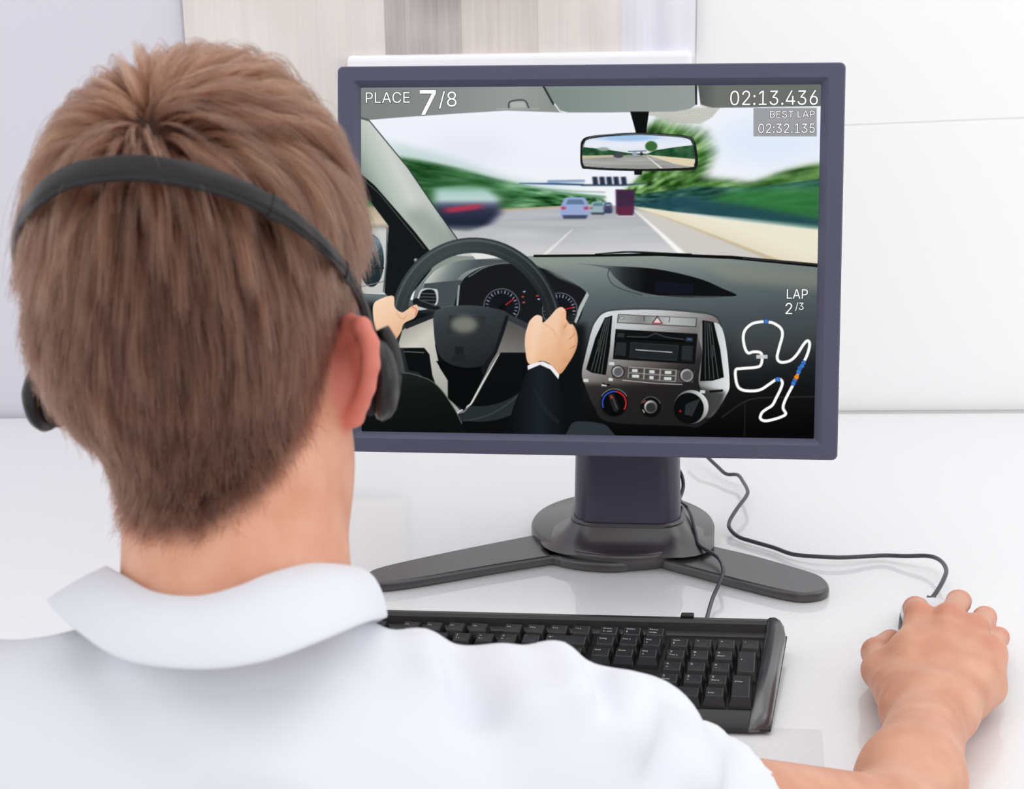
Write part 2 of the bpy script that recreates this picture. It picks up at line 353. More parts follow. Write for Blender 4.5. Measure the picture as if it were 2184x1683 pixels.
def key(x, y, w=1, d=1, legend=None):
    if (w, d) not in KM: KM[(w, d)] = key_mesh(w, d)
    o = bpy.data.objects.new('key', KM[(w, d)]); COL.objects.link(o); o.parent = kb; ORG[o.name] = None
    p = K(x, y, .0099)-ORG[kb.name]; o.matrix_local = Matrix.Translation(Vector(p)) @ Matrix(KR.tolist()).to_4x4()
    if legend:
        for i, (s, sz, dx, dy) in enumerate(legend):
            me = text_mesh(s, sz); me.materials.append(M_leg_w)
            t = bpy.data.objects.new('legend', me); COL.objects.link(t); t.parent = o; t.location = (-w*U/2+.0046+dx, .0012+dy, .0092+.00006)
    return o
X = lambda u: NUMX-u*U                       # u key widths to the left of the last numpad column
RW = lambda r: ROW0+r*U
big, sml = .0054, .0037
def lg(a, b=None):
    L_ = [(a, big if len(a) < 3 else sml, 0, .0024)]
    if b: L_.append((b, sml, 0, -.0024))
    return L_
key(X(0), RW(4), legend=lg('-')); key(X(1), RW(4), legend=lg('×')); key(X(2), RW(4), legend=lg('÷')); key(X(3), RW(4), legend=lg('Num', '∇'))
key(X(0), RW(2.5), 1, 2, lg('+')); key(X(0), RW(.5), 1, 2, [('Enter', sml, 0, .006)])
for c, r, a, b2 in ((1, 3, '9', 'Bild↑'), (2, 3, '8', '↑'), (3, 3, '7', 'Pos 1'), (1, 2, '6', '→'), (2, 2, '5', None), (3, 2, '4', '←'), (1, 1, '3', 'Bild↓'), (2, 1, '2', '↓'), (3, 1, '1', 'Ende'), (1, 0, ', ·', 'Entf')):
    key(X(c), RW(r), legend=lg(a, b2))
key(X(2.5), RW(0), 2, 1, lg('0', 'Einfg'))
NAV = 4.16
for c, a, b2 in ((0, 'Bild', '↑'), (1, 'Pos 1', None), (2, 'Einfg', None)): key(X(NAV+c), RW(4), legend=lg(a, b2))
for c, a, b2 in ((0, 'Bild', '↓'), (1, 'Ende', None), (2, 'Entf', None)): key(X(NAV+c), RW(3), legend=lg(a, b2))
key(X(NAV), RW(0), legend=lg('→')); key(X(NAV+1), RW(0), legend=lg('↓')); key(X(NAV+2), RW(0), legend=lg('←')); key(X(NAV+1), RW(1), legend=lg('↑'))
FR = RW(4)+U*.90
for c, a, b2 in ((0, 'Pause', 'Untbr'), (1, 'Rollen', '⇩'), (2, 'Druck', 'S-Abf')): key(X(NAV+c), FR, legend=lg(a, b2))
MAIN = 7.36
for i, n in enumerate(('F12', 'F11', 'F10', 'F9')): key(X(MAIN+i), FR, legend=[(n, sml, 0, .001)])
for i, n in enumerate(('F8', 'F7', 'F6', 'F5')): key(X(MAIN+4.5+i), FR, legend=[(n, sml, 0, .001)])
for i, n in enumerate(('F4', 'F3', 'F2', 'F1')): key(X(MAIN+9+i), FR, legend=[(n, sml, 0, .001)])
key(X(MAIN+14), FR, legend=[('Esc', sml, 0, .001)])
def row(r, items):                           # items right to left: (width, legend)
    u = MAIN-.5
    for w, a in items:
        key(X(u+w/2), RW(r), w, 1, lg(*a) if a else None); u += w
row(4, [(2, ('←',)), (1, ('`', '´')), (1, ('?', 'ß')), (1, ('=', '0 }')), (1, (')', '9 ]')), (1, ('(', '8 [')), (1, ('/', '7 {')), (1, ('&', '6')), (1, ('%', '5')), (1, ('$', '4')), (1, ('§', '3')), (1, ('"', '2')), (1, ('!', '1')), (1, ('°', '^'))])
row(3, [(1.5, None), (1, ('*', '+')), (1, ('Ü',)), (1, ('P',)), (1, ('O',)), (1, ('I',)), (1, ('U',)), (1, ('Z',)), (1, ('T',)), (1, ('R',)), (1, ('E',)), (1, ('W',)), (1, ('Q',)), (1.5, None)])
row(2, [(1.25, None), (1, ("'", '#')), (1, ('Ä',)), (1, ('Ö',)), (1, ('L',)), (1, ('K',)), (1, ('J',)), (1, ('H',)), (1, ('G',)), (1, ('F',)), (1, ('D',)), (1, ('S',)), (1, ('A',)), (1.75, None)])
row(1, [(2.75, None), (1, ('_', '-')), (1, (':', '.')), (1, (';', ',')), (1, ('M',)), (1, ('N',)), (1, ('B',)), (1, ('V',)), (1, ('C',)), (1, ('X',)), (1, ('Y',)), (1, ('>', '<')), (1.25, None)])
row(0, [(1.25, ('Strg',)), (1.25, None), (1.25, None), (1.25, ('Alt Gr',)), (6.25, None), (1.25, ('Alt',)), (1.25, None), (1.25, ('Strg',))])

# ------------------------------------------------------------------ cables
M_cable = mat('dark_grey_cable', rgb(62, 62, 68), .35, .5)
P = catmull([PZ(1506, 1330, .022), PZ(1508, 1318, .020), PZ(1520, 1276, .010), PZ(1538, 1235, .016), PZ(1542, 1212, .019), PZ(1530, 1188, .0175), PZ(1492, 1163, .019), PZ(1484, 1138, .024), PZ(1474, 1100, .030), PZ(1462, 1078, .033), PY(1449, 1066, cc[1]-.012), PY(1452, 1058, cc[1]), PY(1457, 1040, cc[1]+.01), PY(1456, 1022, cc[1]+.015), PY(1450, 1006, cc[1]+.015), PY(1438, 997, cc[1]+.01), PY(1420, 990, cc[1]+.01)], 8)
V, F = tube(P, .0019, 8); mesh('cable', V, F, M_cable, kb, True)

# mouse and its cable
M_ms = mat('silver_mouse_shell', rgb(222, 223, 230), .3, .5); M_msd = mat('dark_mouse_side', rgb(40, 40, 46), .4)
mo = PZ(1996, 1362, .0); mo[2] = 0; fwd = np.array([.10, 1.0, 0]); fwd /= np.linalg.norm(fwd); sid = np.array([fwd[1], -fwd[0], 0])
mouse = root('computer_mouse', mo, 'silver and dark wired mouse under the hand', 'mouse')
def mouse_shell(z0, z1, sc, y0=-1.0, y1=1.0):
    loops = []
    for i in range(17):
        t = y0+(y1-y0)*i/16; w = .029*(1-abs(t)**3.2*.55)*sc; h = .034*(1-.62*max(t, 0)**1.6-.75*max(-t, 0)**2.6)
        lp = []
        for a in np.linspace(0, math.pi, 13):
            x = w*math.copysign(abs(math.cos(a))**.8, math.cos(a)); z = z0+(h-z0)*math.sin(a)**.7
            lp.append(mo+sid*x+fwd*t*.054+np.array([0, 0, min(z, z1) if z1 else z]))
        loops.append(lp)
    return loft(loops, True, True)
V, F = mouse_shell(.012, None, 1.0); mesh('shell', V, F, M_ms, mouse, True)
V, F = mouse_shell(.0015, .0135, 1.04); mesh('base', V, F, M_msd, mouse, True)
V, F = tube([mo+fwd*.030+sid*x+np.array([0, 0, .0175]) for x in (-.0035, .0035)], .009, 20); mesh('scroll_wheel', V, F, M_msd, mouse, True)
V, F = box((0, 0, 0), (.0007, .05, .004)); V = [mo+fwd*(.028+p[1])+sid*p[0]+np.array([0, 0, .026-.22*(p[1]+.02)+p[2]]) for p in V]; mesh('button_seam', V, F, M_msd, mouse)
P = catmull([mo+fwd*.052+np.array([0, 0, .010]), PZ(1981, 1283, .012), PZ(1998, 1262, .016), PZ(2013, 1235, .019), PZ(2018, 1215, .019), PZ(2006, 1196, .017), PZ(1980, 1186, .013), PZ(1930, 1186, .009), PZ(1880, 1185, .006), PZ(1800, 1189, .008), PZ(1740, 1187, .008), PZ(1690, 1182, .006), PZ(1650, 1168, .005), PZ(1605, 1155, .005), PZ(1575, 1145, .005), PZ(1557, 1128, .008), PZ(1556, 1112, .010), PZ(1572, 1085, .014), PZ(1592, 1058, .016), PZ(1594, 1045, .016), PZ(1585, 1028, .014), PZ(1573, 1013, .012), PZ(1549, 1011, .010), PZ(1530, 995, .012), PZ(1508, 974, .016), PZ(1490, 955, .02), PZ(1470, 938, .02)], 8)
V, F = tube(P, .0021, 8); mesh('cable', V, F, M_cable, mouse, True)
# ------------------------------------------------------------------ organic surfaces: signed distances meshed by surface nets
def smin(a, b, k):
    h = np.clip(.5+.5*(b-a)/k, 0, 1); return b*(1-h)+a*h-k*h*(1-h)
def smax(a, b, k): return -smin(-a, -b, k)
def d_ell(P, c, r, R=None):
    q = P-np.asarray(c, np.float32)
    if R is not None: q = q@np.asarray(R, np.float32)
    r = np.asarray(r, np.float32); k0 = np.sqrt(((q/r)**2).sum(-1)); k1 = np.sqrt(((q/(r*r))**2).sum(-1))+1e-9
    return k0*(k0-1)/k1
def d_cap(P, a, b, ra, rb):
    a = np.asarray(a, np.float32); b = np.asarray(b, np.float32); ba = b-a
    t = np.clip(((P-a)@ba)/max(ba@ba, 1e-12), 0, 1); q = P-a-t[..., None]*ba
    return np.sqrt((q*q).sum(-1))-(ra+(rb-ra)*t)
def d_chain(P, pts, rs, k=None):
    d = None
    for i in range(len(pts)-1):
        e = d_cap(P, pts[i], pts[i+1], rs[i], rs[i+1]); d = e if d is None else (np.minimum(d, e) if k is None else smin(d, e, k))
    return d
def surfnet(fn, lo, hi, h):
    lo = np.asarray(lo, float); hi = np.asarray(hi, float); C = 4
    nb = np.ceil((hi-lo)/(h*C)).astype(int)+1; n = nb*C+1
    cg = np.stack(np.meshgrid(*[np.arange(k+1) for k in nb], indexing='ij'), -1); cd = fn((lo+cg*h*C).astype(np.float32))
    lim = h*C*2.2; near = np.abs(cd) < lim
    blk = np.zeros(nb, bool)
    for dx in (0, 1):
        for dy in (0, 1):
            for dz in (0, 1): blk |= near[dx:nb[0]+dx, dy:nb[1]+dy, dz:nb[2]+dz]
    Fv = np.ones(n, np.float32)
    sgn = np.where(cd[:-1, :-1, :-1] < 0, -1.0, 1.0)
    Fv[:-1, :-1, :-1] = np.repeat(np.repeat(np.repeat(sgn, C, 0), C, 1), C, 2)
    bi = np.argwhere(blk); loc = np.stack(np.meshgrid(*[np.arange(C+1)]*3, indexing='ij'), -1).reshape(-1, 3)
    for s in range(0, len(bi), 4000):
        idx = (bi[s:s+4000, None, :]*C+loc[None]).reshape(-1, 3)
        Fv[idx[:, 0], idx[:, 1], idx[:, 2]] = fn((lo+idx*h).astype(np.float32))
    S = Fv < 0; act = np.zeros(n-1, bool); a0 = S[:-1, :-1, :-1]
    for dx in (0, 1):
        for dy in (0, 1):
            for dz in (0, 1): act |= (S[dx:n[0]-1+dx, dy:n[1]-1+dy, dz:n[2]-1+dz] != a0)
    ci = np.argwhere(act); pos = np.zeros((len(ci), 3)); cnt = np.zeros(len(ci))
    cor = [(i, j, k) for i in (0, 1) for j in (0, 1) for k in (0, 1)]
    for a in cor:
        for ax in range(3):
            if a[ax]: continue
            b = list(a); b[ax] = 1
            fa = Fv[ci[:, 0]+a[0], ci[:, 1]+a[1], ci[:, 2]+a[2]]; fb = Fv[ci[:, 0]+b[0], ci[:, 1]+b[1], ci[:, 2]+b[2]]
            m = (fa < 0) != (fb < 0); t = np.where(m, fa/np.where(m, fa-fb, 1), 0)
            p = np.array(a, float)+t[:, None]*(np.array(b)-np.array(a)); pos += np.where(m[:, None], p, 0); cnt += m
    V = lo+h*(ci+pos/np.maximum(cnt, 1)[:, None])
    im = -np.ones(n-1, int); im[ci[:, 0], ci[:, 1], ci[:, 2]] = np.arange(len(ci)); Fs = []
    for ax in range(3):
        u, v = (ax+1) % 3, (ax+2) % 3
        sl0 = [slice(None)]*3; sl1 = [slice(None)]*3; sl0[ax] = slice(0, -1); sl1[ax] = slice(1, None)
        e = np.argwhere(S[tuple(sl0)] != S[tuple(sl1)])
        e = e[(e[:, u] > 0) & (e[:, v] > 0) & (e[:, u] < n[u]-1) & (e[:, v] < n[v]-1)]
        q = []
        for du, dv in ((-1, -1), (0, -1), (0, 0), (-1, 0)):
            c = e.copy(); c[:, u] += du; c[:, v] += dv; q.append(im[c[:, 0], c[:, 1], c[:, 2]])
        q = np.stack(q, 1); ins = S[e[:, 0], e[:, 1], e[:, 2]]; q[~ins] = q[~ins][:, ::-1]; Fs.append(q[(q >= 0).all(1)])
    return V, np.concatenate(Fs)
def fast_mesh(name, V, F, m, parent, attr=None):
    V = np.asarray(V, float)-ORG[parent.name]; me = bpy.data.meshes.new(name)
    me.vertices.add(len(V)); me.vertices.foreach_set('co', V.astype(np.float32).ravel()); nF = len(F)
    me.loops.add(nF*4); me.loops.foreach_set('vertex_index', F.astype(np.int32).ravel()); me.polygons.add(nF)
    me.polygons.foreach_set('loop_start', np.arange(0, nF*4, 4, dtype=np.int32)); me.polygons.foreach_set('use_smooth', np.ones(nF, bool)); me.update(calc_edges=True); me.validate()
    if attr is not None:
        a = me.color_attributes.new('tint', 'FLOAT_COLOR', 'POINT'); a.data.foreach_set('color', attr.astype(np.float32).ravel())
    return link(name, me, parent, m)

# ------------------------------------------------------------------ person
rng = np.random.default_rng(7)
HO = PD(440, 742, .82)                                 # midpoint between the ears
HYAW, HPIT, HROL = math.radians(10), math.radians(9), math.radians(-1.5)
hy = np.array([math.sin(HYAW), math.cos(HYAW), 0]); hx = np.array([hy[1], -hy[0], 0]); hz = np.array([0, 0, 1.0])
hy, hz = hy*math.cos(HPIT)-hz*math.sin(HPIT), hz*math.cos(HPIT)+hy*math.sin(HPIT)
hx, hz = hx*math.cos(HROL)+hz*math.sin(HROL), hz*math.cos(HROL)-hx*math.sin(HROL)
HM = np.array([hx, hy, hz]).T                          # local -> world
def h2w(p): return HO+np.asarray(p)@HM.T
def w2h(p): return (np.asarray(p)-HO)@HM
NB = PD(497, 1330, .775); NT = PD(492, 1040, .80)      # neck base and top, world
nb, nt = w2h(NB), w2h(NT)
def d_skull(P):
    d = d_ell(P, (0, -.010, .043), (.0685, .087, .0925))
    d = smin(d, d_ell(P, (0, -.042, .012), (.061, .057, .062)), .03)
    d = smin(d, d_ell(P, (0, .042, .02), (.062, .048, .072)), .03)
    return d
EARS = []
for s in (1, -1):
    e0 = np.array([s*(.0725 if s > 0 else .0655), -.004, -.008]); back = np.array([s*(.78 if s > 0 else .5), -.65, 0.06]); back /= np.linalg.norm(back); up = np.array([0, -.12, .99]); up /= np.linalg.norm(up)
    EARS.append((e0, back, up))
def d_ears(P): return ears_near(P)
def d_ears_all(P):
    d = None
    for e0, bk, up in EARS:
        pt = lambda a, b: e0+bk*a*1.02+up*b*.84
        nrm = np.cross(bk, up); R = np.stack([bk, up, nrm], 1)
        hel = [pt(-.002, .010), pt(.002, .024), pt(.010, .031), pt(.020, .029), pt(.0265, .019), pt(.0275, .006), pt(.024, -.008), pt(.0185, -.018), pt(.012, -.027), pt(.006, -.0295)]
        e = d_chain(P, hel, [.0038, .0040, .0042, .0045, .0046, .0044, .0042, .0044, .0056, .0050], .002)
        e = smin(e, d_ell(P, pt(.011, .004), (.0155, .021, .0017), R), .0025)
        e = smin(e, d_ell(P, pt(.004, -.006), (.0105, .0165, .0095), R), .003); e = smin(e, d_ell(P, pt(-.004, -.006), (.012, .020, .014), R), .006)
        d = e if d is None else np.minimum(d, e)
    return d
def d_face(P):
    d = d_ell(P, (0, .050, -.045), (.050, .046, .068)); d = smin(d, d_cap(P, (-.030, .045, -.082), (.030, .045, -.082), .026, .026), .03)
    d = smin(d, d_cap(P, (0, .072, -.098), (0, .070, -.090), .017, .02), .02)
    d = smin(d, d_ell(P, (.042, .020, -.055), (.015, .030, .042)), .02); d = smin(d, d_ell(P, (-.042, .020, -.055), (.015, .030, .042)), .02)
    d = smin(d, d_ell(P, (.050, .018, -.048), (.017, .028, .040)), .02); d = smin(d, d_cap(P, (.056, -.004, -.022), (.040, .020, -.100), .019, .022), .02)
    d = smin(d, d_chain(P, [(0, .094, .012), (0, .106, -.012), (0, .114, -.030)], [.008, .009, .011], .004), .008)
    for s in (1, -1):
        d = smin(d, d_ell(P, (s*.010, .102, -.033), (.008, .010, .007)), .004)
        d = smin(d, d_cap(P, (s*.012, .094, .020), (s*.045, .080, .018), .007, .006), .010)
        d = smax(d, -d_ell(P, (s*.031, .102, .002), (.016, .014, .010)), .008)
        d = smin(d, d_ell(P, (s*.031, .083, .002), (.0125, .0125, .0120)), .002)
    d = smin(d, d_ell(P, (0, .098, -.060), (.022, .008, .0045)), .004); d = smin(d, d_ell(P, (0, .097, -.068), (.019, .008, .0055)), .003)
    return d
def d_neck(P):
    d = d_cap(P, nt, nb, .0500, .0525)
    d = smin(d, d_cap(P, nt+np.array([-.004, .022, .0]), nb+np.array([-.004, .03, 0]), .048, .050), .03)
    return d
def local(fn, P, lo, hi):                 # evaluate a distance only near its own box
    P2 = P.reshape(-1, 3); m = ((P2 > np.asarray(lo, np.float32)) & (P2 < np.asarray(hi, np.float32))).all(1); d = np.full(len(P2), .08, np.float32)
    if m.any(): d[m] = fn(P2[m])
    return d.reshape(P.shape[:-1])
def ears_near(P):
    return np.minimum(local(d_ears_all, P, (.04, -.065, -.07), (.14, .05, .06)), local(d_ears_all, P, (-.14, -.065, -.07), (-.04, .05, .06)))
def d_head(P):
    d = smin(d_skull(P), local(d_face, P, (-.11, -.05, -.17), (.11, .16, .08)), .018)
    d = smin(d, d_neck(P), .022)
    return smin(d, ears_near(P), .006)
Vh, Fh = surfnet(d_head, (-.13, -.14, -.22), (.13, .14, .15), .0019)
Vh_l = Vh.copy()

# right arm: shoulder, elbow, wrist, hand on the mouse (world coordinates)
SH_R = PD(1165, 1672, .82); EL_R = PD(1900, 1790, 1.0); WR_R = PZ(1986, 1520, .036)
MCP = [PZ(1960, 1318, .055), PZ(2024, 1322, .058), PZ(2080, 1345, .053), PZ(2110, 1396, .044)]
PIP = [PZ(1952, 1298, .044), PZ(2044, 1284, .043), PZ(2100, 1318, .038), PZ(2130, 1360, .034)]
DIP = [PZ(1958, 1297, .029), PZ(2048, 1282, .026), PZ(2103, 1316, .022), PZ(2132, 1358, .020)]
TIP = [PZ(1964, 1298, .019), PZ(2046, 1288, .015), PZ(2100, 1324, .0125), PZ(2122, 1372, .010)]
THB = [PZ(1912, 1480, .034), PZ(1878, 1430, .030), PZ(1869, 1392, .024), PZ(1900, 1367, .018)]
CAR = [WR_R+np.array([dx, .008, 0]) for dx in (-.018, -.006, .008, .020)]
def d_hand(P):
    d = None
    for i in range(4):
        e = d_cap(P, CAR[i], MCP[i], .0165, (.0115, .0120, .0112, .0105)[i]); d = e if d is None else smin(d, e, .011)
    d = smin(d, d_cap(P, CAR[0]*.4+MCP[0]*.6, THB[1], .015, .012), .018)
    for i in range(4):
        r = (.0098, .0100, .0094, .0082)[i]
        e = d_chain(P, [MCP[i], PIP[i], DIP[i], TIP[i]], [r*1.08, r, r*.92, r*.84], .003); d = smin(d, e, .0045)
    d = smin(d, d_chain(P, [PZ(2058, 1500, .026), PZ(2098, 1462, .026), MCP[3]], [.0175, .0175, .012], .004), .012)
    e = d_chain(P, THB, [.0170, .0128, .0115, .0098], .005); d = smin(d, e, .010)
    for i in range(4): d = smin(d, d_ell(P, MCP[i]+np.array([0, 0, .0065]), (.0075, .0085, .0055)), .008)
    return d
_hp = np.array(list(MCP)+list(PIP)+list(DIP)+list(TIP)+list(THB)+list(CAR)); HLO, HHI = _hp.min(0)-.06, _hp.max(0)+.06
def d_arm(P):
    d = d_chain(P, [EL_R, EL_R*.62+WR_R*.38+np.array([.002, 0, .004]), WR_R], [.037, .0328, .0268], .02)
    fl = d_ell(P, WR_R, (.0295, .03, .0215)); d = smin(d, fl, .015)
    d = smin(d, local(d_hand, P, HLO, HHI), .018)
    d = smin(d, d_cap(P, SH_R+np.array([0, 0, -.010]), EL_R, .037, .0385), .016)
    return d
lo = np.min([SH_R-.06, EL_R-.06, TIP[0]-.03], 0); hi = np.max([SH_R+.06, EL_R+.06, np.max(TIP, 0)+.03, np.max(MCP, 0)+.03], 0); lo[2] = -.03
Va, Fa = surfnet(d_arm, lo, hi, .0019)
# left arm, forearm forward to the keyboard
SH_L = np.array([-.300, .70, .198]); EL_L = np.array([-.36, .80, .028]); WR_L = PZ(560, 1480, .050)
ML = [PZ(660-20*i, 1405+6*i, .052) for i in range(4)]; TL = [PZ(690-22*i, 1378+7*i, .030) for i in range(4)]
def d_arm_l(P):
    d = d_chain(P, [EL_L, EL_L*.6+WR_L*.4+np.array([0, 0, .006]), WR_L], [.041, .040, .027], .02)
    for i in range(4):
        d = smin(d, d_cap(P, WR_L+np.array([.018-.012*i, .01, 0]), ML[i], .016, .0115), .014)
        mid = (ML[i]+TL[i])/2+np.array([0, .006, .012]); d = smin(d, d_chain(P, [ML[i], mid, TL[i]], [.0102, .0096, .008], .003), .005)
    t0 = WR_L+np.array([.02, .02, 0]); d = smin(d, d_chain(P, [t0, t0+np.array([.028, .028, -.004]), t0+np.array([.04, .058, -.014])], [.016, .012, .009], .004), .010)
    return smin(d, d_cap(P, SH_L, EL_L, .050, .040), .016)
lo = np.min([SH_L-.06, EL_L-.06, np.min(TL, 0)-.03], 0); hi = np.max([SH_L+.06, EL_L+.06, WR_L+.07, np.max(ML, 0)+.04, np.max(TL, 0)+.03], 0); lo[2] = -.03
Vl, Fl = surfnet(d_arm_l, lo, hi, .0026)
# torso core inside the shirt, joining neck and arms
TC = np.array([NB[0]+.005, NB[1]-.005, 0])
def d_torso_core(P):
    d = d_ell(P, TC+np.array([0, .0, .09]), (.125, .072, .15)); d = smin(d, d_ell(P, TC+np.array([0, -.02, -.15]), (.125, .085, .20)), .08)
    d = smin(d, d_cap(P, SH_L, NB+np.array([0, .01, -.07]), .028, .030), .02); d = smin(d, d_cap(P, SH_R+np.array([0, .01, -.015]), NB+np.array([0, .01, -.075]), .028, .030), .02)
    return smin(d, d_cap(P, NB+np.array([0, 0, -.06]), NB+np.array([0, 0, .0]), .05, .045), .03)
Vt, Ft = surfnet(d_torso_core, TC+np.array([-.30, -.14, -.36]), TC+np.array([.28, .15, .34]), .008)

person = root('person', TC+np.array([0, 0, -.34]), 'person in a white polo shirt seen from behind wearing a headset', 'person')
# skin tint: r = redness, g = stubble
def tint(V, kind):
    T = np.zeros((len(V), 4)); T[:, 3] = 1
    if kind == 'head':
        P = V.astype(np.float32); de = d_ears(P); T[:, 0] = .55*np.clip(1-de/.004, 0, 1)
        T[:, 0] *= np.clip((.03+np.abs(P[:, 0])-.075)/.03, 0, 1)
        T[:, 1] = np.clip(hair_w(P)*1.15, 0, 1)*np.clip((d_ears(P)-.001)/.004, 0, 1)
        lip = np.clip(1-np.abs(P[:, 2]+.064)/.010, 0, 1)*(P[:, 1] > .085)*(np.abs(P[:, 0]) < .024); T[:, 0] = np.maximum(T[:, 0], lip*.7)
        for s in (1, -1):
            r = np.sqrt((P[:, 0]-s*.031)**2+(P[:, 2]-.002)**2); T[:, 2] = np.maximum(T[:, 2], ((r < .0085) & (P[:, 1] > .085))*np.where(r < .0045, 1.0, .5))
    if kind in ('hand', ''): T[:, 1] = .10
    if kind == 'hand':
        for p in list(MCP)+list(TIP)+list(PIP): T[:, 0] = np.maximum(T[:, 0], .35*np.clip(1-np.linalg.norm(V-p, axis=1)/.02, 0, 1))
    return T
def hairline(P):          # signed: positive inside the hair region (metres above the hairline)
    az = np.degrees(np.arctan2(np.abs(P[:, 0]), -P[:, 1]))            # 0 at the nape, 90 at the ear, 180 at the forehead
    z = np.interp(az, [0, 18, 35, 52, 66, 78, 90, 102, 118, 135, 160, 180], [-.088, -.085, -.070, -.050, -.034, -.016, .012, .0, .030, .052, .074, .078])
    return P[:, 2]-z
def hair_w(P): return np.clip(hairline(P)/.014, 0, 1)
M_skin = mat('skin', rgb(226, 172, 148), .46, .35, sss=.35, sss_r=(1, .35, .2), sss_scale=.005)
b = M_skin.node_tree.nodes['Principled BSDF']; at = N(M_skin, 'ShaderNodeAttribute', attribute_name='tint'); sp = N(M_skin, 'ShaderNodeSeparateColor')
tc = N(M_skin, 'ShaderNodeTexCoord'); nz = N(M_skin, 'ShaderNodeTexNoise'); nz.inputs['Scale'].default_value = 28; nz.inputs['Detail'].default_value = 3
r0 = N(M_skin, 'ShaderNodeValToRGB'); r0.color_ramp.elements[0].position = .35; r0.color_ramp.elements[1].position = .68; r0.color_ramp.elements[0].color = rgb(209, 147, 119); r0.color_ramp.elements[1].color = rgb(224, 170, 143)
L(M_skin, tc.outputs['Object'], nz.inputs['Vector']); L(M_skin, nz.outputs['Fac'], r0.inputs[0]); L(M_skin, at.outputs['Color'], sp.inputs[0]); prev = r0.outputs[0]
for ch, c in (('Red', rgb(212, 92, 92)), ('Green', rgb(104, 76, 66)), ('Blue', rgb(60, 50, 45))):
    mx = N(M_skin, 'ShaderNodeMix', data_type='RGBA'); L(M_skin, sp.outputs[ch], mx.inputs[0]); L(M_skin, prev, mx.inputs[6]); mx.inputs[7].default_value = c; prev = mx.outputs[2]
L(M_skin, prev, b.inputs['Base Color'])
n2 = N(M_skin, 'ShaderNodeTexNoise'); n2.inputs['Scale'].default_value = 900; n2.inputs['Detail'].default_value = 2; bp = N(M_skin, 'ShaderNodeBump'); bp.inputs['Strength'].default_value = .12; bp.inputs['Distance'].default_value = .0006
L(M_skin, tc.outputs['Object'], n2.inputs['Vector']); L(M_skin, n2.outputs['Fac'], bp.inputs['Height']); L(M_skin, bp.outputs[0], b.inputs['Normal'])
allV = [h2w(Vh), Va, Vl, Vt]; allF = []; k = 0
for v, f in zip(allV, (Fh, Fa, Fl, Ft)): allF.append(f+k); k += len(v)
body = fast_mesh('body', np.concatenate(allV), np.concatenate(allF), M_skin, person, np.concatenate([tint(Vh, 'head'), tint(Va, 'hand'), tint(Vl, ''), tint(Vt, '')]))

# ------------------------------------------------------------------ polo shirt
def folds(P, d):
    w = .0016*np.sin(P[..., 0]*52+3.0*np.sin(P[..., 1]*31)+P[..., 2]*38)+.0013*np.sin(P[..., 0]*-37+P[..., 1]*64+2.0*np.sin(P[..., 2]*41))
    return d+w
FOLD = [((960, 1392, .80), (1010, 1520, .765), -.007, .010), ((905, 1352, .80), (930, 1440, .77), .006, .012), ((1080, 1385, .80), (1130, 1500, .765), .005, .014), ((1190, 1378, .81), (1230, 1480, .775), .007, .012), ((1262, 1412, .815), (1290, 1500, .78), -.006, .009),
        ((1350, 1450, .83), (1350, 1560, .79), .006, .014), ((1455, 1535, .85), (1400, 1660, .81), -.006, .011), ((1520, 1560, .87), (1500, 1680, .82), .006, .012), ((190, 1370, .745), (330, 1600, .70), -.003, .014), ((700, 1420, .73), (620, 1640, .69), .003, .02)]
FOLD_PX, FOLD = FOLD, []
SLV = PD(1575, 1690, .895)                       # sleeve end
adir = (EL_R-SH_R)/np.linalg.norm(EL_R-SH_R)
cut_o = SH_R+adir*((SLV-SH_R)@adir)
SLV1 = SH_R+adir*.08+np.array([0, 0, -.010]); SLV2 = cut_o+np.array([0, 0, -.004])
adl = (EL_L-SH_L)/np.linalg.norm(EL_L-SH_L)
def d_shirt_solid(P):
    d = d_ell(P, TC+np.array([0, -.024, .078]), (.168, .106, .190)); d = smin(d, d_ell(P, TC+np.array([0, -.03, -.15]), (.155, .112, .24)), .08)
    d = smin(d, d_cap(P, SH_L, NB+np.array([-.01, 0, -.055]), .058, .060), .03)
    d = smin(d, d_cap(P, SH_R+np.array([-.02, 0, .002]), NB+np.array([.02, .01, -.062]), .060, .054), .03)
    d = smin(d, d_cap(P, NB+np.array([0, -.012, -.060]), NB+np.array([0, .0, -.030]), .072, .058), .03)
    d = smin(d, d_ell(P, SH_R+np.array([0, 0, .0]), (.065, .066, .066)), .02); d = smin(d, d_ell(P, SH_L, (.066, .068, .064)), .02)
    dz_ = np.array([0, 0, -.010]); arm = d_chain(P, [SH_R+dz_, SLV1, SLV2], [.054, .0470, .0460], .02)
    cutp = (P-cut_o.astype(np.float32))@adir.astype(np.float32)-.002*np.sin(P[..., 2]*70)
    arm = np.maximum(arm, cutp); d = smin(d, arm, .018) if True else d
    arml = d_cap(P, SH_L, SH_L+adl*.14, .062, .060); d = smin(d, arml, .018)
    d = smin(d, d_ell(P, PD(1338, 1618, .838), (.045, .045, .045)), .016)
    for a, b2, amp, w in FOLD:
        e = d_cap(P, a, b2, 0, 0); d = d-amp*np.exp(-(e/w)**2)
    return folds(P, d)
def march_w(px, py, fn):
    r = ray(px, py); r = r/np.linalg.norm(r); t = .45
    for _ in range(60): t += float(fn((CAM+r*t)[None].astype(np.float32))[0])*.8
    return CAM+r*min(t, 1.0)
FOLD = [(march_w(a[0], a[1]+14, d_shirt_solid), march_w(b2[0], b2[1], d_shirt_solid), amp*1.3, w) for a, b2, amp, w in FOLD_PX]
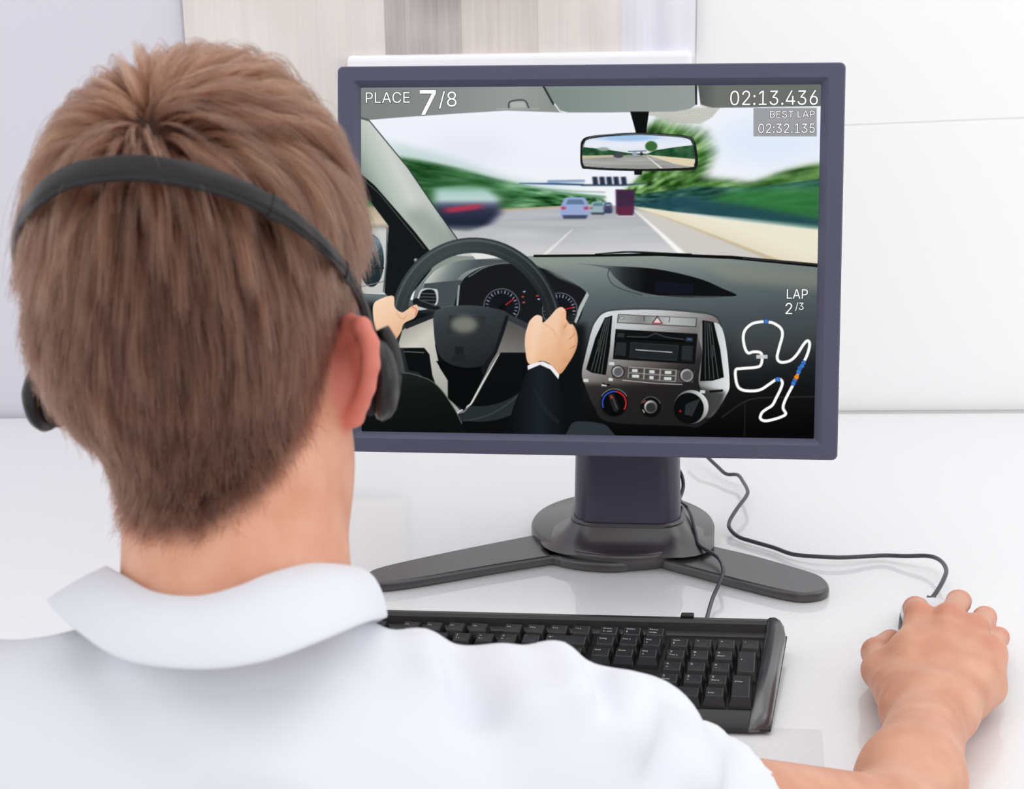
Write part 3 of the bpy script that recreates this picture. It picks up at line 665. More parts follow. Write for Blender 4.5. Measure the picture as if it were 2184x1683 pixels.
def d_shirt(P):
    d = d_shirt_solid(P)
    # hollow sleeves so that the arms come out of an opening, and an open neck
    ein = d_cap(P, SLV2*.75+SLV1*.25, SLV2+(SLV2-SLV1)*.6, .0395, .0410); d = smax(d, -ein, .002)
    eil = d_cap(P, SH_L+adl*.10, SH_L+adl*.30, .0545, .0545); d = smax(d, -eil, .002)
    return d
lo = TC+np.array([-.30, -.17, -.34]); hi = np.maximum(TC+np.array([.3, .18, .36]), cut_o+.08)
Vs, Fs_ = surfnet(d_shirt, lo, hi, .0034)
M_shirt = mat('white_cotton_pique', rgb(226, 228, 235), .85, .2, sss=.0)
bump_noise(M_shirt, 1400, .25, .0006)
shirt = fast_mesh('polo_shirt', Vs, Fs_, M_shirt, person)
# collar: inner stand, rounded fold, turned-down leaf
fold_k = [(420, 1271, .722), (500, 1252, .722), (570, 1224, .730), (650, 1203, .752), (700, 1205, .780), (735, 1216, .812), (690, 1225, .850), (520, 1245, .868), (350, 1235, .850), (258, 1222, .815), (228, 1207, .785), (262, 1226, .752), (330, 1262, .730)]
edge_k = [(420, 1428, .690), (560, 1412, .690), (680, 1370, .704), (780, 1328, .735), (818, 1318, .775), (824, 1316, .820), (770, 1330, .870), (520, 1340, .900), (290, 1318, .880), (140, 1300, .845), (96, 1281, .800), (160, 1345, .735), (262, 1408, .703)]
fk = catmull([PD(*p) for p in fold_k], 8, True); ek = catmull([PD(*p) for p in edge_k], 8, True); cen = fk.mean(0)
loops = []
def inner(t, drop): q = fk+(cen-fk)*t; q = q+np.array([0, 0, -drop]); return list(q)
loops.append(inner(.10, .030)); loops.append(inner(.06, .016)); loops.append(inner(.035, .006))
loops.append(inner(.012, .0004)); loops.append(list(fk+np.array([0, 0, .0005])))
outw = fk-cen; outw[:, 2] = 0; outw /= np.linalg.norm(outw, axis=1)[:, None]
bfac = catmull([(1,), (1,), (1,), (1.1,), (1.1,), (1,), (.8,), (.6,), (.4,), (.15,), (.15,), (.5,), (.9,)], 8, True)[:, 0]
for t, bul in ((.10, .0035), (.25, .0065), (.45, .0075), (.7, .0055), (.9, .002), (1.0, 0)):
    bk_ = (bul*bfac)[:, None]; q = fk*(1-t)+ek*t+outw*bk_*.8+np.array([0, 0, .9])*bk_; loops.append(list(q))
q = ek+outw*-.0015+np.array([0, 0, -.0018]); loops.append(list(q)); q = fk*.5+ek*.5+outw*.001+np.array([0, 0, -.002]); loops.append(list(q))
V, F = loft(loops); o = mesh('collar', V, F, M_shirt, shirt, True)
md = o.modifiers.new('smooth', 'SUBSURF'); md.levels = 1; md.render_levels = 1

# ------------------------------------------------------------------ hair
def grad(fn, P, e=.0015):
    g = np.stack([fn(P+np.eye(3, dtype=np.float32)[i]*e)-fn(P-np.eye(3, dtype=np.float32)[i]*e) for i in range(3)], -1); return g/(np.linalg.norm(g, axis=-1, keepdims=True)+1e-9)
def d_scalp(P): return smin(d_skull(P), d_neck(P), .022)
def march(px, py, off, fn=d_scalp):                 # where a sight line meets the scalp grown by off (head local)
    o_ = w2h(CAM); r = ray(px, py)@HM; r = r/np.linalg.norm(r); t = .4
    for _ in range(80): t += float(fn((o_+r*t)[None].astype(np.float32))[0]-off)*.8
    return o_+r*t
WH = march(292, 235, .012)
tri = np.concatenate([Fh[:, [0, 1, 2]], Fh[:, [0, 2, 3]]]); tp = Vh_l[tri]; ar = np.linalg.norm(np.cross(tp[:, 1]-tp[:, 0], tp[:, 2]-tp[:, 0]), axis=1)
cen_t = tp.mean(1); wgt = ar*hair_w(cen_t)*(d_ears(cen_t.astype(np.float32)) > .004)*(np.abs(d_scalp(cen_t.astype(np.float32))) < .012)
wgt = wgt*(1-.86*np.clip((.034-hairline(cen_t))/.034, 0, 1))
cum = np.cumsum(wgt); cum /= cum[-1]
def sample(n):
    i = np.searchsorted(cum, rng.random(n)); r1 = np.sqrt(rng.random(n)); r2 = rng.random(n); t = tp[i]
    return t[:, 0]*(1-r1)[:, None]+t[:, 1]*(r1*(1-r2))[:, None]+t[:, 2]*(r1*r2)[:, None]
def field(P, n):
    rad = P-WH; rad = rad-n*(rad*n).sum(-1, keepdims=True); dist = np.linalg.norm(rad, axis=-1, keepdims=True); rad = rad/(dist+1e-6)
    dn = np.array([0, -.1, -1.0])-n*(n@np.array([0, -.1, -1.0]))[:, None]; dn /= np.linalg.norm(dn, axis=-1, keepdims=True)+1e-6
    sw = np.cross(n, rad)                                   # slight swirl round the crown
    topw = np.clip((P[:, 2:3]-.075)/.035, 0, 1)
    side = np.clip(1-topw, 0, 1)
    comb = np.stack([.55+0*P[:, 0], .8+0*P[:, 0], 0*P[:, 0]], -1); comb = comb-n*(comb*n).sum(-1, keepdims=True)
    combw = topw*np.clip((P[:, 1:2]+.04)/.06, 0, 1)*np.clip((P[:, 0:1]+.05)/.06, 0, 1)
    v = rad*(.9*topw+.45*side+.1)+sw*.18*topw+dn*(.85*side)+comb*.7*combw
    w = np.clip(dist/.034, 0, 1); w = w*w*(3-2*w); v = v*w+(1-w)*(dn*.5+comb*.35+rad*.35)
    return v/(np.linalg.norm(v, axis=-1, keepdims=True)+1e-6)
NSEG = 9
def grow(Rt, jit, lift_s=1.0):
    n = grad(d_scalp, Rt.astype(np.float32)); hl = hairline(Rt)
    topw = np.clip((Rt[:, 2]-.06)/.05, 0, 1)
    Ln = np.interp(hl, [0, .02, .05, .09, .13, .17], [.006, .012, .020, .032, .042, .046])*(1-topw)+.058*topw
    fr = np.clip((Rt[:, 1]-.0)/.06, 0, 1)*topw; Ln = Ln*(1+.25*fr)
    Ln = Ln*(.85+.3*rng.random(len(Rt)))
    lift = (.14+1.65*topw*(.75+.5*rng.random(len(Rt)))*(1-.12*np.clip(Rt[:, 0]/.05, -1, 1)))*lift_s
    lift = np.where(hl < .04, .22, lift)
    d = field(Rt, n)+(jit*(1+.9*topw))[:, None]*rng.normal(size=Rt.shape); d = d+n*lift[:, None]; d /= np.linalg.norm(d, axis=1)[:, None]
    out = [Rt]; p = Rt.copy()
    for s in range(NSEG-1):
        p = p+d*(Ln/(NSEG-1))[:, None]; pf = p.astype(np.float32); sd = d_scalp(pf); nn = grad(d_scalp, pf)
        mn = .0012+.0022*np.minimum(1, (s+1)/4)+.0065*topw*np.minimum(1, (s+1)/3); push = np.clip(mn-sd, 0, None); p = p+nn*push[:, None]
        f = field(p, nn); inw = (np.clip((sd-.008)/.016, 0, 1)*(1+.9*np.clip((.075-p[:, 2])/.03, 0, 1)))[:, None]
        d = d*.74+f*.34-nn*.30*inw+np.array([0, 0, -.05]); d /= np.linalg.norm(d, axis=1)[:, None]; out.append(p.copy())
    return np.stack(out, 1)
NG, NC = 2600, 62000
Rg = sample(NG); G = grow(Rg, .20)
Rc = sample(NC); near = np.empty(NC, int)
for s in range(0, NC, 4000):
    q = Rc[s:s+4000]; near[s:s+4000] = np.argmin((q**2).sum(1)[:, None]-2*q@Rg.T+(Rg**2).sum(1)[None], 1)
tt = np.linspace(0, 1, NSEG)[None, :, None]; g = G[near]; rel = g-g[:, :1]
clump = (np.clip((Rc[:, 2]+.03)/.10, .25, .82))[:, None, None]
Hs = Rc[:, None]+rel*(.8+.3*rng.random(NC))[:, None, None]+(g[:, :1]-Rc[:, None])*clump*tt+rng.normal(size=(NC, 1, 3))*.0022*tt**1.2+rng.normal(size=(NC, NSEG, 3))*.00018*tt
pf = Hs.reshape(-1, 3).astype(np.float32); sd = d_scalp(pf); lowm = sd < .0009; pf[lowm] += grad(d_scalp, pf[lowm])*(.0009-sd[lowm])[:, None]; Hs = pf.reshape(NC, NSEG, 3); Hs[:, 0] = Rc
# scalp layer under the strands
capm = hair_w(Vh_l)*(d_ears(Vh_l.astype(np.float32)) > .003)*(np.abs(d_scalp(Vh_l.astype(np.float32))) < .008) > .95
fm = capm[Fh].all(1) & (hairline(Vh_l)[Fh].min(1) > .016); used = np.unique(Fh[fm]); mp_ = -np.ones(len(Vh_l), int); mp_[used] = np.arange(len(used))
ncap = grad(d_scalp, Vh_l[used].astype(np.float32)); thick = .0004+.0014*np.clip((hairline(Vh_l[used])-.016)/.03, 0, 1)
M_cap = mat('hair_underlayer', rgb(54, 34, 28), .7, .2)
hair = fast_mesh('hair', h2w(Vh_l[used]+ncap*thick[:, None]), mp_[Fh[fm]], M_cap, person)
M_hair = bpy.data.materials.new('brown_hair'); M_hair.use_nodes = True; nt_ = M_hair.node_tree; nt_.nodes.clear()
out = N(M_hair, 'ShaderNodeOutputMaterial'); hb = N(M_hair, 'ShaderNodeBsdfHairPrincipled'); hi_ = N(M_hair, 'ShaderNodeHairInfo'); rp = N(M_hair, 'ShaderNodeValToRGB')
hb.parametrization = 'COLOR'
rp.color_ramp.elements[0].color = rgb(42, 23, 17); rp.color_ramp.elements[1].color = rgb(146, 98, 68); rp.color_ramp.elements[1].position = 1
e = rp.color_ramp.elements.new(.55); e.color = rgb(91, 56, 43)
ta = N(M_hair, 'ShaderNodeAttribute', attribute_name='tone'); L(M_hair, ta.outputs['Fac'], rp.inputs[0]); L(M_hair, rp.outputs[0], hb.inputs['Color']); hb.inputs['Roughness'].default_value = .36; hb.inputs['Radial Roughness'].default_value = .5
L(M_hair, hb.outputs[0], out.inputs['Surface'])
hc = bpy.data.hair_curves.new('hair_strands'); hc.add_curves([NSEG]*NC)
hw = (h2w(Hs.reshape(-1, 3))-ORG[person.name]).astype(np.float32)
hc.attributes['position'].data.foreach_set('vector', hw.ravel())
ra = hc.attributes.get('radius') or hc.attributes.new('radius', 'FLOAT', 'POINT')
ra.data.foreach_set('value', np.tile(np.linspace(.00013, .00005, NSEG), NC).astype(np.float32))
tn = np.clip(.55*rng.random(NG)[near]+.5*rng.random(NC)-.03, 0, 1); tn = tn*.8+.2*np.clip((Rc[:, 2]-.05)/.07, 0, 1)
ta_ = hc.attributes.new('tone', 'FLOAT', 'CURVE'); ta_.data.foreach_set('value', tn.astype(np.float32))
hc.materials.append(M_hair); ho = bpy.data.objects.new('hair_strands', hc); COL.objects.link(ho); ho.parent = hair; ho['kind'] = 'stuff'

# ------------------------------------------------------------------ headset
M_hs = mat('black_headset_plastic', rgb(20, 18, 22), .3, .4); M_pad = mat('black_ear_foam', rgb(30, 29, 32), .8, .3); bump_noise(M_pad, 900, .5, .001)
def d_env(P): return d_skull(P)
CR = PD(823, 806, .832); CLc = PD(96, 832, .858)
bpts = [(84, 416, .0205), (140, 380, .0205), (210, 363, .0205), (300, 358, .0205), (400, 372, .0205), (500, 402, .020), (590, 446, .019), (660, 496, .018), (712, 548, .017)]
BW = [h2w(march(x, y, o_, d_env)) for x, y, o_ in bpts]
lft = []
for t in (.86, .72, .58, .44, .30, .16):
    p = w2h(BW[0])*(1-t)+w2h(CLc+hz*.016)*t+np.array([0, -.010*math.sin(t*math.pi), .012*math.sin(t*math.pi)])
    for _ in range(6): p = p-grad(d_env, p[None].astype(np.float32))[0]*(float(d_env(p[None].astype(np.float32))[0])-(.010+.010*(1-t)**2))
    lft.append(h2w(p))
rgt = [PD(750, 600, .796), PD(775, 655, .806), PD(790, 705, .818), PD(801, 745, .828)]
band = catmull(lft+BW+rgt, 6); nb_ = len(band)
loc = w2h(band).astype(np.float32); bn = grad(d_env, loc)@HM.T
T = np.gradient(band, axis=0); T /= np.linalg.norm(T, axis=1)[:, None]; bn = bn-T*(bn*T).sum(1)[:, None]; bn /= np.linalg.norm(bn, axis=1)[:, None]; bw_ = np.cross(T, bn)
u = np.linspace(0, 1, nb_); wid = np.interp(u, [0, .15, .35, .55, .75, 1], [.0035, .0045, .0066, .0066, .0042, .0040]); thk = np.interp(u, [0, .3, .7, 1], [.0016, .0016, .0018, .0026])
sec = [(-1, -.3), (-.92, .45), (-.6, .85), (0, 1.0), (.35, .9), (.5, .55), (.62, .8), (.9, .4), (1, -.3), (.7, -.7), (0, -.8), (-.7, -.7)]
loops = [[band[i]+bw_[i]*wid[i]*a+bn[i]*thk[i]*b2 for a, b2 in sec] for i in range(nb_)]
headset = root('headset', h2w((0, -.02, .125)), 'black headset with thin band worn round the back of the head', 'headset')
V, F = loft(loops, True, True); smooth_by_angle(mesh('headband', V, F, M_hs, headset), 35)
for i in (int(nb_*.66), int(nb_*.80)):
    V, F = loft([[band[j]+bw_[j]*wid[i]*1.18*a+bn[j]*thk[i]*1.25*b2 for a, b2 in sec] for j in range(i, i+3)], True, True); smooth_by_angle(mesh('size_slider', V, F, M_hs, headset), 35)
def cup(c, s):
    ax = RT*.995+FW*.06 if s > 0 else hx*s; ax = ax/np.linalg.norm(ax); cy = np.cross(hz, ax); prof = [(-.006, .0), (-.006, .016), (-.004, .0205), (-.001, .0218), (.003, .0200), (.0060, .0155), (.0078, .008), (.0084, .0)]
    loops = []
    for a, r in prof:
        lp = []
        for th in np.linspace(0, 2*math.pi, 32, endpoint=False):
            yy = r*math.cos(th); zz = r*math.sin(th)*1.05
            lp.append(c+ax*(a-.0040*(zz/.023)*(1 if zz > 0 else .0))+cy*yy+hz*zz)
        loops.append(lp)
    V, F = loft(loops, True, True); mesh('ear_cup', V, F, M_hs, headset, True)
    loops = []
    for a in np.linspace(0, 2*math.pi, 33)[:-1]:
        pass
    P = [c-ax*.0080+cy*.0145*math.cos(a)+hz*.0155*math.sin(a) for a in np.linspace(0, 2*math.pi, 41)]
    V, F = tube(P, .0045, 10, False); mesh('ear_cushion', V, F, M_pad, headset, True)
    P = catmull([c+ax*.004+hz*.002, c+ax*.0015+hz*.016, c-ax*.003+hz*.026], 6)
    V, F = tube(P, np.linspace(.0062, .0042, len(P)), 10); mesh('ear_cup_arm', V, F, M_hs, headset, True)
cup(CR, 1); cup(CLc, -1)
# ------------------------------------------------------------------ the picture on the monitor's screen
X0, Y0, CW, CH = 752, 170, 1008, 780
CV = np.zeros((CH, CW, 3), np.float32); YY, XX = np.mgrid[0:CH, 0:CW].astype(np.float32); XX += X0; YY += Y0
def C3(*c): return np.array(c, np.float32)
def pmask(pts, smooth=False, n=6):
    P = catmull(pts, n, True) if smooth else np.asarray(pts, float)
    M_ = np.zeros((CH, CW+1), np.float32); x = P[:, 0]-X0+.5; y = P[:, 1]-Y0+.5; SS = 4
    xa, ya, xb, yb = x, y, np.roll(x, -1), np.roll(y, -1)
    r0, r1 = max(0, int(y.min())), min(CH-1, int(y.max())+1)
    for r in range(r0, r1+1):
        for k in range(SS):
            yy = r+(k+.5)/SS; c = (ya > yy) != (yb > yy)
            if not c.any(): continue
            xs = np.sort(xa[c]+(yy-ya[c])*(xb[c]-xa[c])/(yb[c]-ya[c]))
            for a, b in zip(xs[::2], xs[1::2]):
                a = min(max(a, 0), CW); b = min(max(b, 0), CW)
                if b <= a: continue
                ia, ib = int(a), int(b)
                if ia == ib: M_[r, ia] += (b-a)/SS
                else:
                    M_[r, ia] += (ia+1-a)/SS; M_[r, ia+1:ib] += 1/SS; M_[r, ib] += (b-ib)/SS
    return np.clip(M_[:, :CW], 0, 1)
def smask(pts, w, smooth=False, closed=False, n=8):
    P = catmull(pts, n, closed) if smooth else np.asarray(pts, float)
    if closed: P = np.vstack([P, P[:1]])
    w = np.broadcast_to(np.asarray(w, float), (len(P),)); D = np.full((CH, CW), 9., np.float32)
    for i in range(len(P)-1):
        a, b = P[i], P[i+1]; m = max(w[i], w[i+1])/2+2
        xl, xh = int(max(0, min(a[0], b[0])-m-X0)), int(min(CW, max(a[0], b[0])+m-X0+1)); yl, yh = int(max(0, min(a[1], b[1])-m-Y0)), int(min(CH, max(a[1], b[1])+m-Y0+1))
        if xh <= xl or yh <= yl: continue
        X_ = XX[yl:yh, xl:xh]; Y_ = YY[yl:yh, xl:xh]; d = b-a; t = np.clip(((X_-a[0])*d[0]+(Y_-a[1])*d[1])/(d@d+1e-9), 0, 1)
        dist = np.hypot(X_-a[0]-t*d[0], Y_-a[1]-t*d[1])-(w[i]+(w[i+1]-w[i])*t)/2; D[yl:yh, xl:xh] = np.minimum(D[yl:yh, xl:xh], dist)
    return np.clip(.5-D, 0, 1)
def emask(cx, cy, rx, ry=None, soft=1.0):
    ry = ry or rx; d = np.hypot((XX-cx)/rx, (YY-cy)/ry); return np.clip((1-d)*min(rx, ry)/soft+.5, 0, 1)
def put(m, col, a=1.0):
    ys = np.flatnonzero(m.max(1) > 0)
    if not len(ys): return
    xs = np.flatnonzero(m[ys[0]:ys[-1]+1].max(0) > 0); q = (slice(ys[0], ys[-1]+1), slice(xs[0], xs[-1]+1)); mm = (m[q]*a)[..., None]
    c = col(q) if callable(col) else np.asarray(col, np.float32); c = c[q] if c.ndim == 3 and c.shape[:2] == (CH, CW) else c
    CV[q] = CV[q]*(1-mm)+c*mm
def grad2(p0, p1, stops, add=None):
    p0 = np.array(p0, float); d = np.array(p1, float)-p0; ts = [s[0] for s in stops]
    def f(q=(slice(None), slice(None))):
        t = ((XX[q]-p0[0])*d[0]+(YY[q]-p0[1])*d[1])/(d@d); c = np.stack([np.interp(t, ts, [s[1][k] for s in stops]) for k in range(3)], -1).astype(np.float32)
        return c if add is None else c+add[q]
    return f
def blur(A, r, axis=None):
    r = max(1, int(r))
    for ax in ((0, 1) if axis is None else (axis,)):
        for _ in range(2):
            pad = [(0, 0)]*A.ndim; pad[ax] = (r+1, r); c = np.cumsum(np.pad(A, pad, mode='edge'), ax, dtype=np.float64)
            n = A.shape[ax]; A = ((np.take(c, np.arange(2*r+1, n+2*r+1), ax)-np.take(c, np.arange(0, n), ax))/(2*r+1)).astype(np.float32)
    return A
def samp(A, x, y):
    x = np.clip(x, 0, CW-1.001); y = np.clip(y, 0, CH-1.001); i = x.astype(int); j = y.astype(int); u = (x-i)[..., None]; v = (y-j)[..., None]
    return A[j, i]*(1-u)*(1-v)+A[j, i+1]*u*(1-v)+A[j+1, i]*(1-u)*v+A[j+1, i+1]*u*v
prng = np.random.default_rng(3)
def noise(sc, sy=None):
    sy = sy or sc; g = prng.random((int(CH/sy)+3, int(CW/sc)+3)).astype(np.float32); xi = np.arange(CW)/sc; yi = np.arange(CH)/sy
    i = xi.astype(int); j = yi.astype(int); u = xi-i; v = (yi-j)[:, None]; u = u*u*(3-2*u); v = v*v*(3-2*v)
    return (g[j][:, i]*(1-u)+g[j][:, i+1]*u)*(1-v)+(g[j+1][:, i]*(1-u)+g[j+1][:, i+1]*u)*v
# --- outside, seen through the windscreen, streaked by speed
VP = (1305, 434)
CV[:] = grad2((0, 230), (0, 440), [(0, C3(240, 243, 251)), (.6, C3(238, 241, 250)), (1, C3(246, 248, 250))])()
put(blur(emask(1640, 300, 110, 50, 30), 14), C3(214, 230, 250), .6); put(blur(emask(1000, 320, 90, 40, 30), 14), C3(226, 230, 244), .6)
g1 = noise(26, 9); g2 = noise(60, 30)
put(blur(pmask([(820, 300), (900, 318), (990, 345), (1080, 378), (1180, 398), (1290, 420), (1290, 445), (820, 470)]), 8), C3(190, 212, 208), .8)
put(blur(pmask([(820, 330), (900, 342), (990, 362), (1060, 382), (1160, 404), (1290, 424), (1290, 440), (820, 470)]), 3), np.clip(C3(52, 104, 60)+(g1[..., None]-.5)*90+(g2[..., None]-.5)*60+(noise(6, 3)[..., None]-.5)*C3(190, 170, 190), 10, 235))
put(pmask([(752, 470), (1040, 447), (1290, 434), (1290, 440), (752, 500)]), C3(190, 172, 146))
tree = pmask([(1350, 430), (1330, 408), (1362, 380), (1385, 330), (1372, 280), (1400, 255), (1450, 268), (1500, 285), (1520, 330), (1500, 380), (1560, 385), (1600, 392), (1680, 362), (1760, 345), (1760, 420), (1400, 440)])
put(blur(tree, 10), C3(190, 205, 190), .8); put(blur(tree, 4), np.clip(C3(80, 124, 60)+(noise(5)[..., None]-.5)*C3(230, 210, 220)+(noise(14)[..., None]-.5)*110+(noise(40)[..., None]-.5)*60, 16, 240))
put(pmask([(1330, 420), (1480, 398), (1600, 400), (1760, 380), (1760, 480), (1360, 445)]), np.clip(C3(48, 90, 80)+(noise(70, 24)[..., None]-.5)*C3(50, 70, 50)+(noise(10, 5)[..., None]-.5)*C3(110, 110, 110), 12, 220))
put(blur(pmask([(1480, 445), (1560, 405), (1760, 398), (1760, 490), (1560, 462)]), 9), C3(52, 122, 56), .75)
put(blur(pmask([(1350, 432), (1460, 418), (1600, 440), (1760, 470), (1760, 487), (1360, 440)]), 5), C3(34, 70, 86), .85)
put(pmask([(752, 500), (1040, 452), (1290, 438), (1352, 440), (1760, 560), (1760, 620), (752, 620)]), grad2((0, 440), (0, 580), [(0, C3(172, 174, 180)), (.45, C3(190, 191, 195)), (1, C3(214, 214, 212))], (noise(90, 5)[..., None]-.5)*22))
put(pmask([(1352, 440), (1400, 446), (1560, 470), (1760, 492), (1760, 590), (1560, 520), (1400, 462)]), grad2((1500, 460), (1480, 520), [(0, C3(236, 230, 210)), (.55, C3(228, 220, 196)), (1, C3(206, 192, 158))]))
put(pmask([(1355, 446), (1420, 466), (1560, 522), (1700, 580), (1470, 560), (1400, 490)]), C3(206, 202, 198)); put(smask([(1354, 444), (1420, 464), (1560, 518), (1700, 574)], [1, 3, 6, 10]), C3(196, 180, 146), .8)
put(smask([(1350, 446), (1400, 490), (1466, 552)], [2, 6, 13]), C3(250, 249, 246))
rad = CV.copy(); acc = np.zeros_like(CV)
for k in np.linspace(-.075, .075, 21): acc += samp(rad, (XX-VP[0])*(1+k)+VP[0]-X0, (YY-VP[1])*(1+k)+VP[1]-Y0)
CV = acc/21
put(smask([(1220, 490), (1160, 545)], [2, 6]), C3(240, 240, 240), .8)
# traffic and gantries
B = CV.copy(); put(pmask([(926, 400), (985, 395), (1040, 402), (1066, 425), (1068, 455), (1045, 478), (1000, 494), (960, 490), (926, 470)]), grad2((0, 398), (0, 492), [(0, C3(110, 156, 126)), (.14, C3(172, 206, 198)), (.3, C3(190, 212, 210)), (.40, C3(96, 104, 128)), (.52, C3(52, 54, 78)), (.85, C3(30, 38, 56)), (1, C3(120, 122, 132))]))
put(smask([(955, 449), (1022, 440)], 11), C3(196, 54, 80), .85); m = blur(pmask([(900, 380), (1090, 380), (1090, 505), (900, 505)]), 10)[..., None]; CV = B*(1-m)+blur(blur(CV, 9, 1), 2, 0)*m
put(smask([(1108, 391), (1180, 392), (1245, 394)], [2, 4, 4]), C3(52, 84, 124)); put(smask([(1170, 387), (1245, 386)], 6), C3(120, 146, 178), .8); put(smask([(1240, 395), (1330, 395), (1378, 391)], [4, 4, 2]), C3(58, 84, 104))
for x in (1263, 1278, 1293, 1308, 1324): put(pmask([(x, 377), (x+11, 377), (x+13, 394), (x+2, 394)]), C3(40, 48, 70))
put(smask([(1150, 402), (1230, 408), (1290, 410)], 3), C3(120, 160, 150), .6); put(smask([(1180, 412), (1290, 420)], 5), C3(96, 150, 110), .8)
def car(x, y, w, h, body, win):
    put(pmask([(x, y+.45*h), (x+.14*w, y+.06*h), (x+.3*w, y), (x+.75*w, y), (x+.9*w, y+.1*h), (x+w, y+.45*h), (x+w, y+.85*h), (x+.9*w, y+h), (x+.1*w, y+h), (x, y+.85*h)], True), body)
    put(pmask([(x+.18*w, y+.34*h), (x+.26*w, y+.1*h), (x+.76*w, y+.1*h), (x+.86*w, y+.34*h)]), win)
    put(emask(x+.1*w, y+.52*h, w*.09, h*.08), C3(190, 70, 96)); put(emask(x+.9*w, y+.52*h, w*.09, h*.08), C3(190, 70, 96)); put(pmask([(x+.06*w, y+.86*h), (x+.96*w, y+.86*h), (x+.9*w, y+1.04*h), (x+.1*w, y+1.04*h)]), C3(52, 58, 80), .85)
B = CV.copy(); car(1196, 421, 60, 44, C3(152, 170, 214), C3(96, 122, 150)); car(1258, 430, 34, 27, C3(150, 178, 186), C3(90, 128, 140)); car(1288, 432, 18, 22, C3(60, 70, 100), C3(120, 150, 170))
put(pmask([(1313, 404), (1354, 405), (1352, 456), (1314, 456)]), C3(64, 42, 68)); put(pmask([(1316, 440), (1350, 440), (1350, 460), (1318, 460)]), C3(96, 40, 66)); put(smask([(1316, 461), (1352, 461)], 3), C3(190, 200, 210)); CV = .3*CV+.7*blur(blur(CV, 2, 1), 1, 0)
# --- side window
put(pmask([(752, 360), (800, 400), (832, 480), (822, 626), (752, 626)]), grad2((0, 400), (0, 620), [(0, C3(34, 96, 48)), (.16, C3(40, 104, 56)), (.2, C3(178, 166, 140)), (.34, C3(208, 196, 172)), (.38, C3(160, 156, 146)), (.42, C3(204, 204, 202)), (1, C3(196, 196, 194))]))
put(emask(792, 556, 27, 56), grad2((0, 505), (0, 612), [(0, C3(86, 104, 120)), (.3, C3(58, 78, 88)), (.5, C3(36, 52, 58)), (1, C3(30, 42, 46))])); put(emask(790, 520, 22, 18, 6)*(prng.random((CH, CW)) > .55), C3(150, 176, 200), .8); put(emask(795, 548, 20, 24, 6)*(prng.random((CH, CW)) > .9), C3(130, 160, 170), .7)
put(smask([(768, 590), (786, 572), (818, 572)], 3), C3(30, 34, 38)); put(smask([(768, 612), (820, 600)], 2), C3(120, 126, 128))
# --- dashboard
dash = pmask([(880, 640), (900, 560), (960, 545), (1050, 548), (1150, 546), (1400, 545), (1600, 554), (1765, 572), (1765, 960), (745, 960), (745, 625), (830, 628)])
put(dash, grad2((1400, 548), (1420, 930), [(0, C3(140, 148, 142)), (.08, C3(118, 128, 128)), (.2, C3(92, 102, 104)), (.36, C3(72, 80, 84)), (.5, C3(48, 52, 56)), (.62, C3(34, 36, 38)), (.78, C3(20, 21, 22)), (1, C3(8, 8, 9))]))
put(blur(pmask([(1480, 560), (1765, 580), (1765, 620), (1560, 600)]), 8), C3(140, 142, 128), .55); put(blur(pmask([(1540, 690), (1760, 660), (1760, 740), (1580, 780)]), 18), C3(78, 84, 86), .45)
put(blur(pmask([(745, 640), (1240, 700), (1240, 960), (745, 960)]), 8), C3(12, 13, 14), .92)
put(blur(pmask([(1200, 690), (1250, 690), (1240, 960), (1180, 960)]), 6), C3(16, 18, 20), .8)
put(pmask([(1003, 540), (1062, 540), (1080, 549), (1015, 553)]), C3(226, 228, 222)); put(pmask([(925, 580), (960, 562), (1000, 554), (1080, 554), (1120, 562), (1040, 566), (985, 585), (960, 620), (905, 612)], True), grad2((930, 575), (990, 610), [(0, C3(186, 190, 180)), (.4, C3(120, 130, 130)), (1, C3(76, 84, 88))]))
put(pmask([(905, 605), (985, 597), (978, 650), (900, 660)]), C3(70, 78, 82))
put(smask([(1140, 546), (1270, 545), (1400, 543), (1560, 549), (1765, 568)], [5, 5, 6, 7, 8]), C3(12, 14, 15)); put(smask([(1270, 542), (1340, 537), (1400, 540), (1475, 542)], [2, 4, 4, 2]), C3(24, 26, 28)); put(smask([(1330, 535), (1380, 535)], 2), C3(190, 196, 198))
put(smask([(1585, 551), (1765, 566)], 2), C3(60, 62, 60))
# pillar
put(pmask([(745, 345), (770, 366), (800, 396), (880, 488), (930, 540), (920, 575), (880, 625), (840, 642), (820, 625), (829, 482), (790, 430), (745, 390)]), C3(22, 25, 26)); put(smask([(826, 486), (824, 560), (818, 622)], 3), C3(84, 90, 92)); put(smask([(752, 362), (810, 414), (905, 530)], 2), C3(70, 76, 76)); put(emask(887, 555, 5), C3(80, 84, 86)); put(emask(886, 554, 2), C3(190, 194, 194))
pil = pmask([(745, 248), (785, 254), (870, 356), (930, 445), (978, 515), (960, 522), (925, 545), (880, 488), (800, 396), (745, 350)])
put(pil, grad2((790, 400), (890, 350), [(0, C3(140, 154, 146)), (.25, C3(176, 188, 178)), (.6, C3(206, 210, 204)), (.9, C3(188, 196, 188)), (1, C3(160, 168, 162))])); put(pil*blur(pmask([(860, 450), (900, 440), (990, 520), (930, 560)]), 12), C3(120, 130, 124), .55)
put(smask([(784, 253), (870, 358), (930, 446), (979, 515)], 2.2), C3(40, 46, 46))
